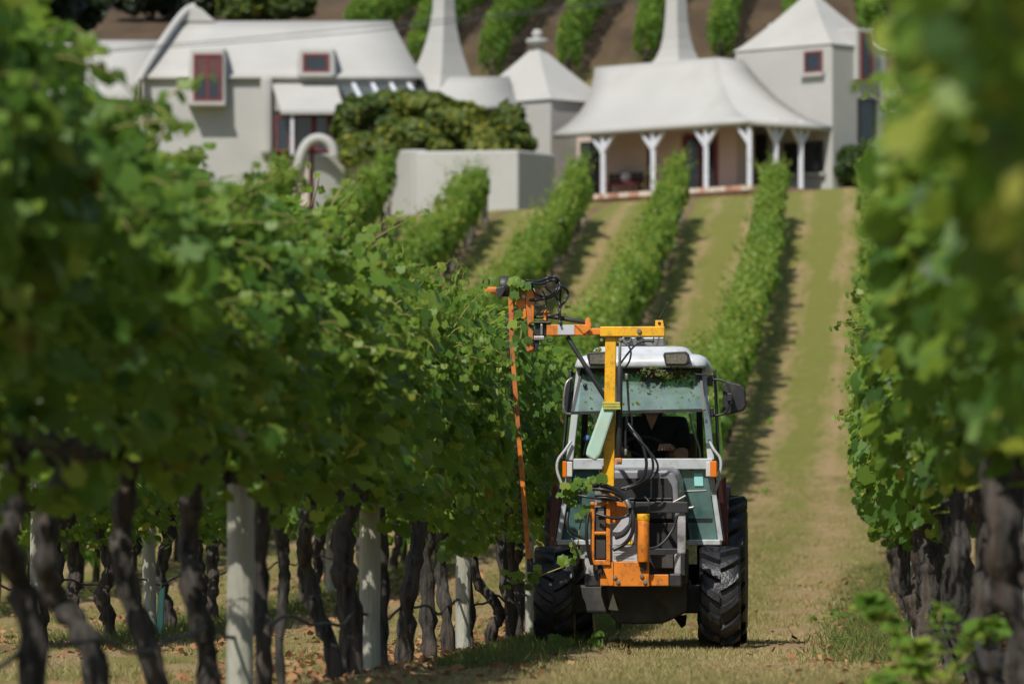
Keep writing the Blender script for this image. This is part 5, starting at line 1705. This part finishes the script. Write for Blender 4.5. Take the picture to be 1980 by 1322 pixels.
hbx('linkage_end', M['blackmetal'], 1130, 1108, 1160, 1134, LF + .03, LF + .16, None, .012)
hpr('weight_block', M['underside'], [(1256, 1072), (1302, 1072), (1302, 1098), (1266, 1098)], LF + .16, LF + .3)
hbx('linkage_bracket', M['whitemetal'], 1121, 1052, 1140, 1080, LF + .2, LF + .3)
hbx('subframe', M['blackmetal'], 1155, 1060, 1330, 1112, LF + .3, LF + .55)
# hoses at the head
hoses = [
 ([(1018, 542), (1040, 543), (1058, 537), (1072, 535), (1081, 545), (1080, 560), (1066, 573), (1050, 577), (1035, 579), (1020, 580)], .011),
 ([(1026, 546), (1045, 548), (1060, 543), (1070, 541), (1077, 549), (1075, 560), (1062, 571), (1050, 573), (1036, 566), (1027, 550), (1016, 540)], .010),
 ([(1082, 552), (1094, 558), (1098, 570), (1092, 582), (1085, 590), (1082, 602), (1084, 628)], .009),
 ([(1052, 552), (1064, 564), (1076, 576), (1082, 590), (1080, 605), (1083, 626)], .008),
 ([(1048, 560), (1054, 575), (1055, 590), (1050, 602), (1044, 607)], .006),
 ([(1084, 556), (1083, 570), (1082, 590), (1078, 606), (1058, 612)], .008)]
for pts, r_ in hoses:
    htb('hydraulic_hose', M['rubberhose'], [(x, y, LF - .05 + .06*((i*7) % 5)/5) for i, (x, y) in enumerate(pts)], r_, None, 8, 6)
# hoses at roof level
htb('hydraulic_hose', M['rubberhose'], [(1203, 660, LF), (1215, 668, LF - .02), (1220, 682, LF - .03), (1216, 700, LF - .02), (1207, 712, LF)], .007)
htb('hydraulic_hose', M['rubberhose'], [(1200, 702, LF), (1215, 682, LF + .1), (1228, 668, LF + .3), (1245, 660, LF + .5), (1264, 660, LF + .7)], .007)
htb('hydraulic_hose', M['rubberhose'], [(1212, 722, LF), (1213, 740, LF), (1215, 775, LF), (1216, 800, LF - .01), (1210, 815, LF), (1210, 880, LF)], .008)
# hoses across the windscreen and bonnet
for pts, r_ in (([(1214, 818, LF), (1224, 832, LF - .03), (1238, 850, LF - .04), (1246, 872, LF - .05), (1250, 900, LF - .05), (1242, 925, LF - .03), (1222, 938, LF), (1200, 945, LF)], .011),
                ([(1216, 824, LF), (1232, 846, LF - .05), (1252, 868, LF - .06), (1262, 890, LF - .06), (1260, 915, LF - .05), (1240, 932, LF - .02), (1212, 944, LF)], .009),
                ([(1218, 830, LF + .03), (1240, 858, LF), (1262, 880, LF - .02), (1272, 900, LF - .02), (1266, 918, LF), (1244, 934, LF), (1205, 947, LF)], .008),
                ([(1211, 880, LF), (1209, 850, LF), (1214, 806, LF), (1220, 800, LF), (1222, 820, LF), (1217, 832, LF)], .007)):
    htb('hydraulic_hose', M['rubberhose'], pts, r_)
# coil in front of the mast
for pts, r_ in (([(1146, 938), (1160, 936), (1180, 942), (1200, 954), (1215, 968), (1222, 985), (1225, 1010), (1220, 1035), (1206, 1052), (1185, 1063)], .014),
                ([(1146, 945), (1165, 946), (1188, 952), (1206, 964), (1217, 978), (1220, 1000), (1215, 1022), (1205, 1034), (1190, 1040)], .012),
                ([(1116, 957), (1135, 960), (1160, 964), (1185, 966), (1205, 968)], .009),
                ([(1150, 958), (1170, 957), (1190, 962), (1196, 966)], .008), ([(1150, 962), (1172, 962), (1192, 966)], .008),
                ([(1152, 992), (1170, 998), (1190, 1002), (1207, 999), (1216, 992)], .010),
                ([(1098, 990), (1096, 1010), (1102, 1026), (1118, 1036), (1134, 1042)], .012),
                ([(1138, 990), (1134, 1020), (1136, 1060), (1144, 1090)], .012),
                ([(1104, 1040), (1112, 1056), (1118, 1080), (1112, 1100)], .008),
                ([(1256, 1060), (1272, 1056), (1290, 1040), (1304, 1016), (1310, 995)], .010),
                ([(1252, 992), (1256, 980), (1254, 968), (1246, 960)], .006)):
    htb('hydraulic_hose', M['rubberhose'], [(x, y, LF - .06 - .02*math.sin(i*1.3)) for i, (x, y) in enumerate(pts)], r_)
hcy('hose_coupling', M['steel'], (1211, 966, LF - .075), (1218, 982, LF - .08), .018)
hcy('hose_coupling', M['steel'], (1211, 722, LF - .005), (1212, 734, LF - .005), .012)
hcy('hose_coupling', M['steel'], (1210, 868, LF - .005), (1210, 880, LF - .005), .011)

# clippings caught on the tractor: countless torn leaf scraps
def clippings():
    rng = np.random.default_rng(5)
    P, Nn = [], []
    wm = Matrix.Translation(TB) @ Matrix.Rotation(ROWANG, 4, 'Z')
    def put(x, y, l, n=1):
        P.append(np.array(wm @ T(x, y, l)))
    for i in range(120):
        x = rng.uniform(1128, 1350); y = 797 - 78*rng.random()**.45
        y = 720 + (797 - 720)*rng.random()**2.2
        t = (y - 716)/(797 - 716)
        put(x, y, CF - .015 - .195*t)
    n1 = len(P)
    for i in range(90):
        put(rng.uniform(1232, 1335), rng.uniform(708, 730), CF - .12 - .05*rng.random())
    for i in range(30):
        put(rng.uniform(1140, 1160), rng.uniform(674, 684), .98)
    P = np.array(P); n = len(P)
    Nn = rng.normal(0, .4, (n, 3)) + np.array([0, -.8, .5]); tip = rng.normal(0, 1, (n, 3))
    sz = rng.uniform(.006, .019, n)
    sz[rng.random(n) < .1] *= 1.8
    tt = np.clip(rng.normal(.75, .2, n), 0, 1); br = np.where(rng.random(n) < .2, .7, 0)
    br[n1:n1 + 90] = np.where(rng.random(90) < .5, .9, 0); tt[n1:n1+90] -= .3
    V, Tt, C = leaves(P, Nn, tip, sz, np.stack([tt, br], 1), 1, rng)
    tag(npmesh('leaf_clippings', V, Tt, M['leaf'], C), 'torn leaf clippings scattered over the tractor windscreen and wiper', 'leaf clippings', kind='stuff')
clippings()
def caught(label, pts, n, size, seed):
    """a leafy shoot snagged on the machine: stem with single leaves"""
    wm = Matrix.Translation(TB) @ Matrix.Rotation(ROWANG, 4, 'Z')
    W = [wm @ T(*p) for p in pts]
    rg = random.Random(seed)
    root = thing('snagged_shoot', label, 'vine shoot', W[0], 0, 'vine shoots snagged on the machine')
    MB().tube(smoothpts(W, 5), .005, 5).build('stem', M['cane'], root, org=W[0])
    S_ = smoothpts(W, 8)
    for i in range(n):
        c = rg.choice(S_) + Vector((rg.uniform(-.05, .05), rg.uniform(-.05, .03), rg.uniform(-.05, .05)))
        o = newobj('leaf', rg.choice(LEAFM), root); o.location = c - W[0]
        nr = Vector((rg.uniform(-.6, .6), -1, rg.uniform(0, 1))); o.rotation_euler = nr.to_track_quat('Z', 'Y').to_euler()
        s = size*rg.uniform(.6, 1.15); o.scale = (s, s, s)
caught('leafy shoot snagged left of the mast above the hose coil', [(1088, 965, LF - .05), (1110, 945, LF - .05), (1140, 938, LF - .05), (1165, 935, LF - .06)], 22, .05, 1)
caught('leafy shoot hanging beside the left rack of the trimmer', [(1118, 960, LF), (1125, 985, LF), (1122, 1010, LF), (1118, 1040, LF), (1115, 1075, LF)], 14, .04, 2)
caught('leafy shoot sticking out across the left front tyre', [(985, 1120, LF + .1), (1010, 1125, LF + .1), (1050, 1110, LF), (1090, 1095, LF)], 16, .05, 3)
caught('leaf cluster pressed against the bottom of the left front tyre', [(1065, 1250, -.42), (1080, 1240, -.42), (1098, 1238, -.42)], 7, .06, 4)
caught('leaf cluster on the ground between the front tyres', [(1140, 1243, -.3), (1155, 1238, -.3), (1165, 1236, -.3)], 6, .05, 5)
caught('leafy shoot curling over the trimmer drive cover', [(985, 590, LF - .05), (1000, 570, LF - .06), (1003, 550, LF - .06), (1012, 542, LF - .06)], 14, .05, 6)
caught('leafy shoot hanging from the trimmer pivot above the cut row', [(1000, 620, LF - .08), (1008, 640, LF - .08), (1002, 665, LF - .08)], 10, .045, 7)
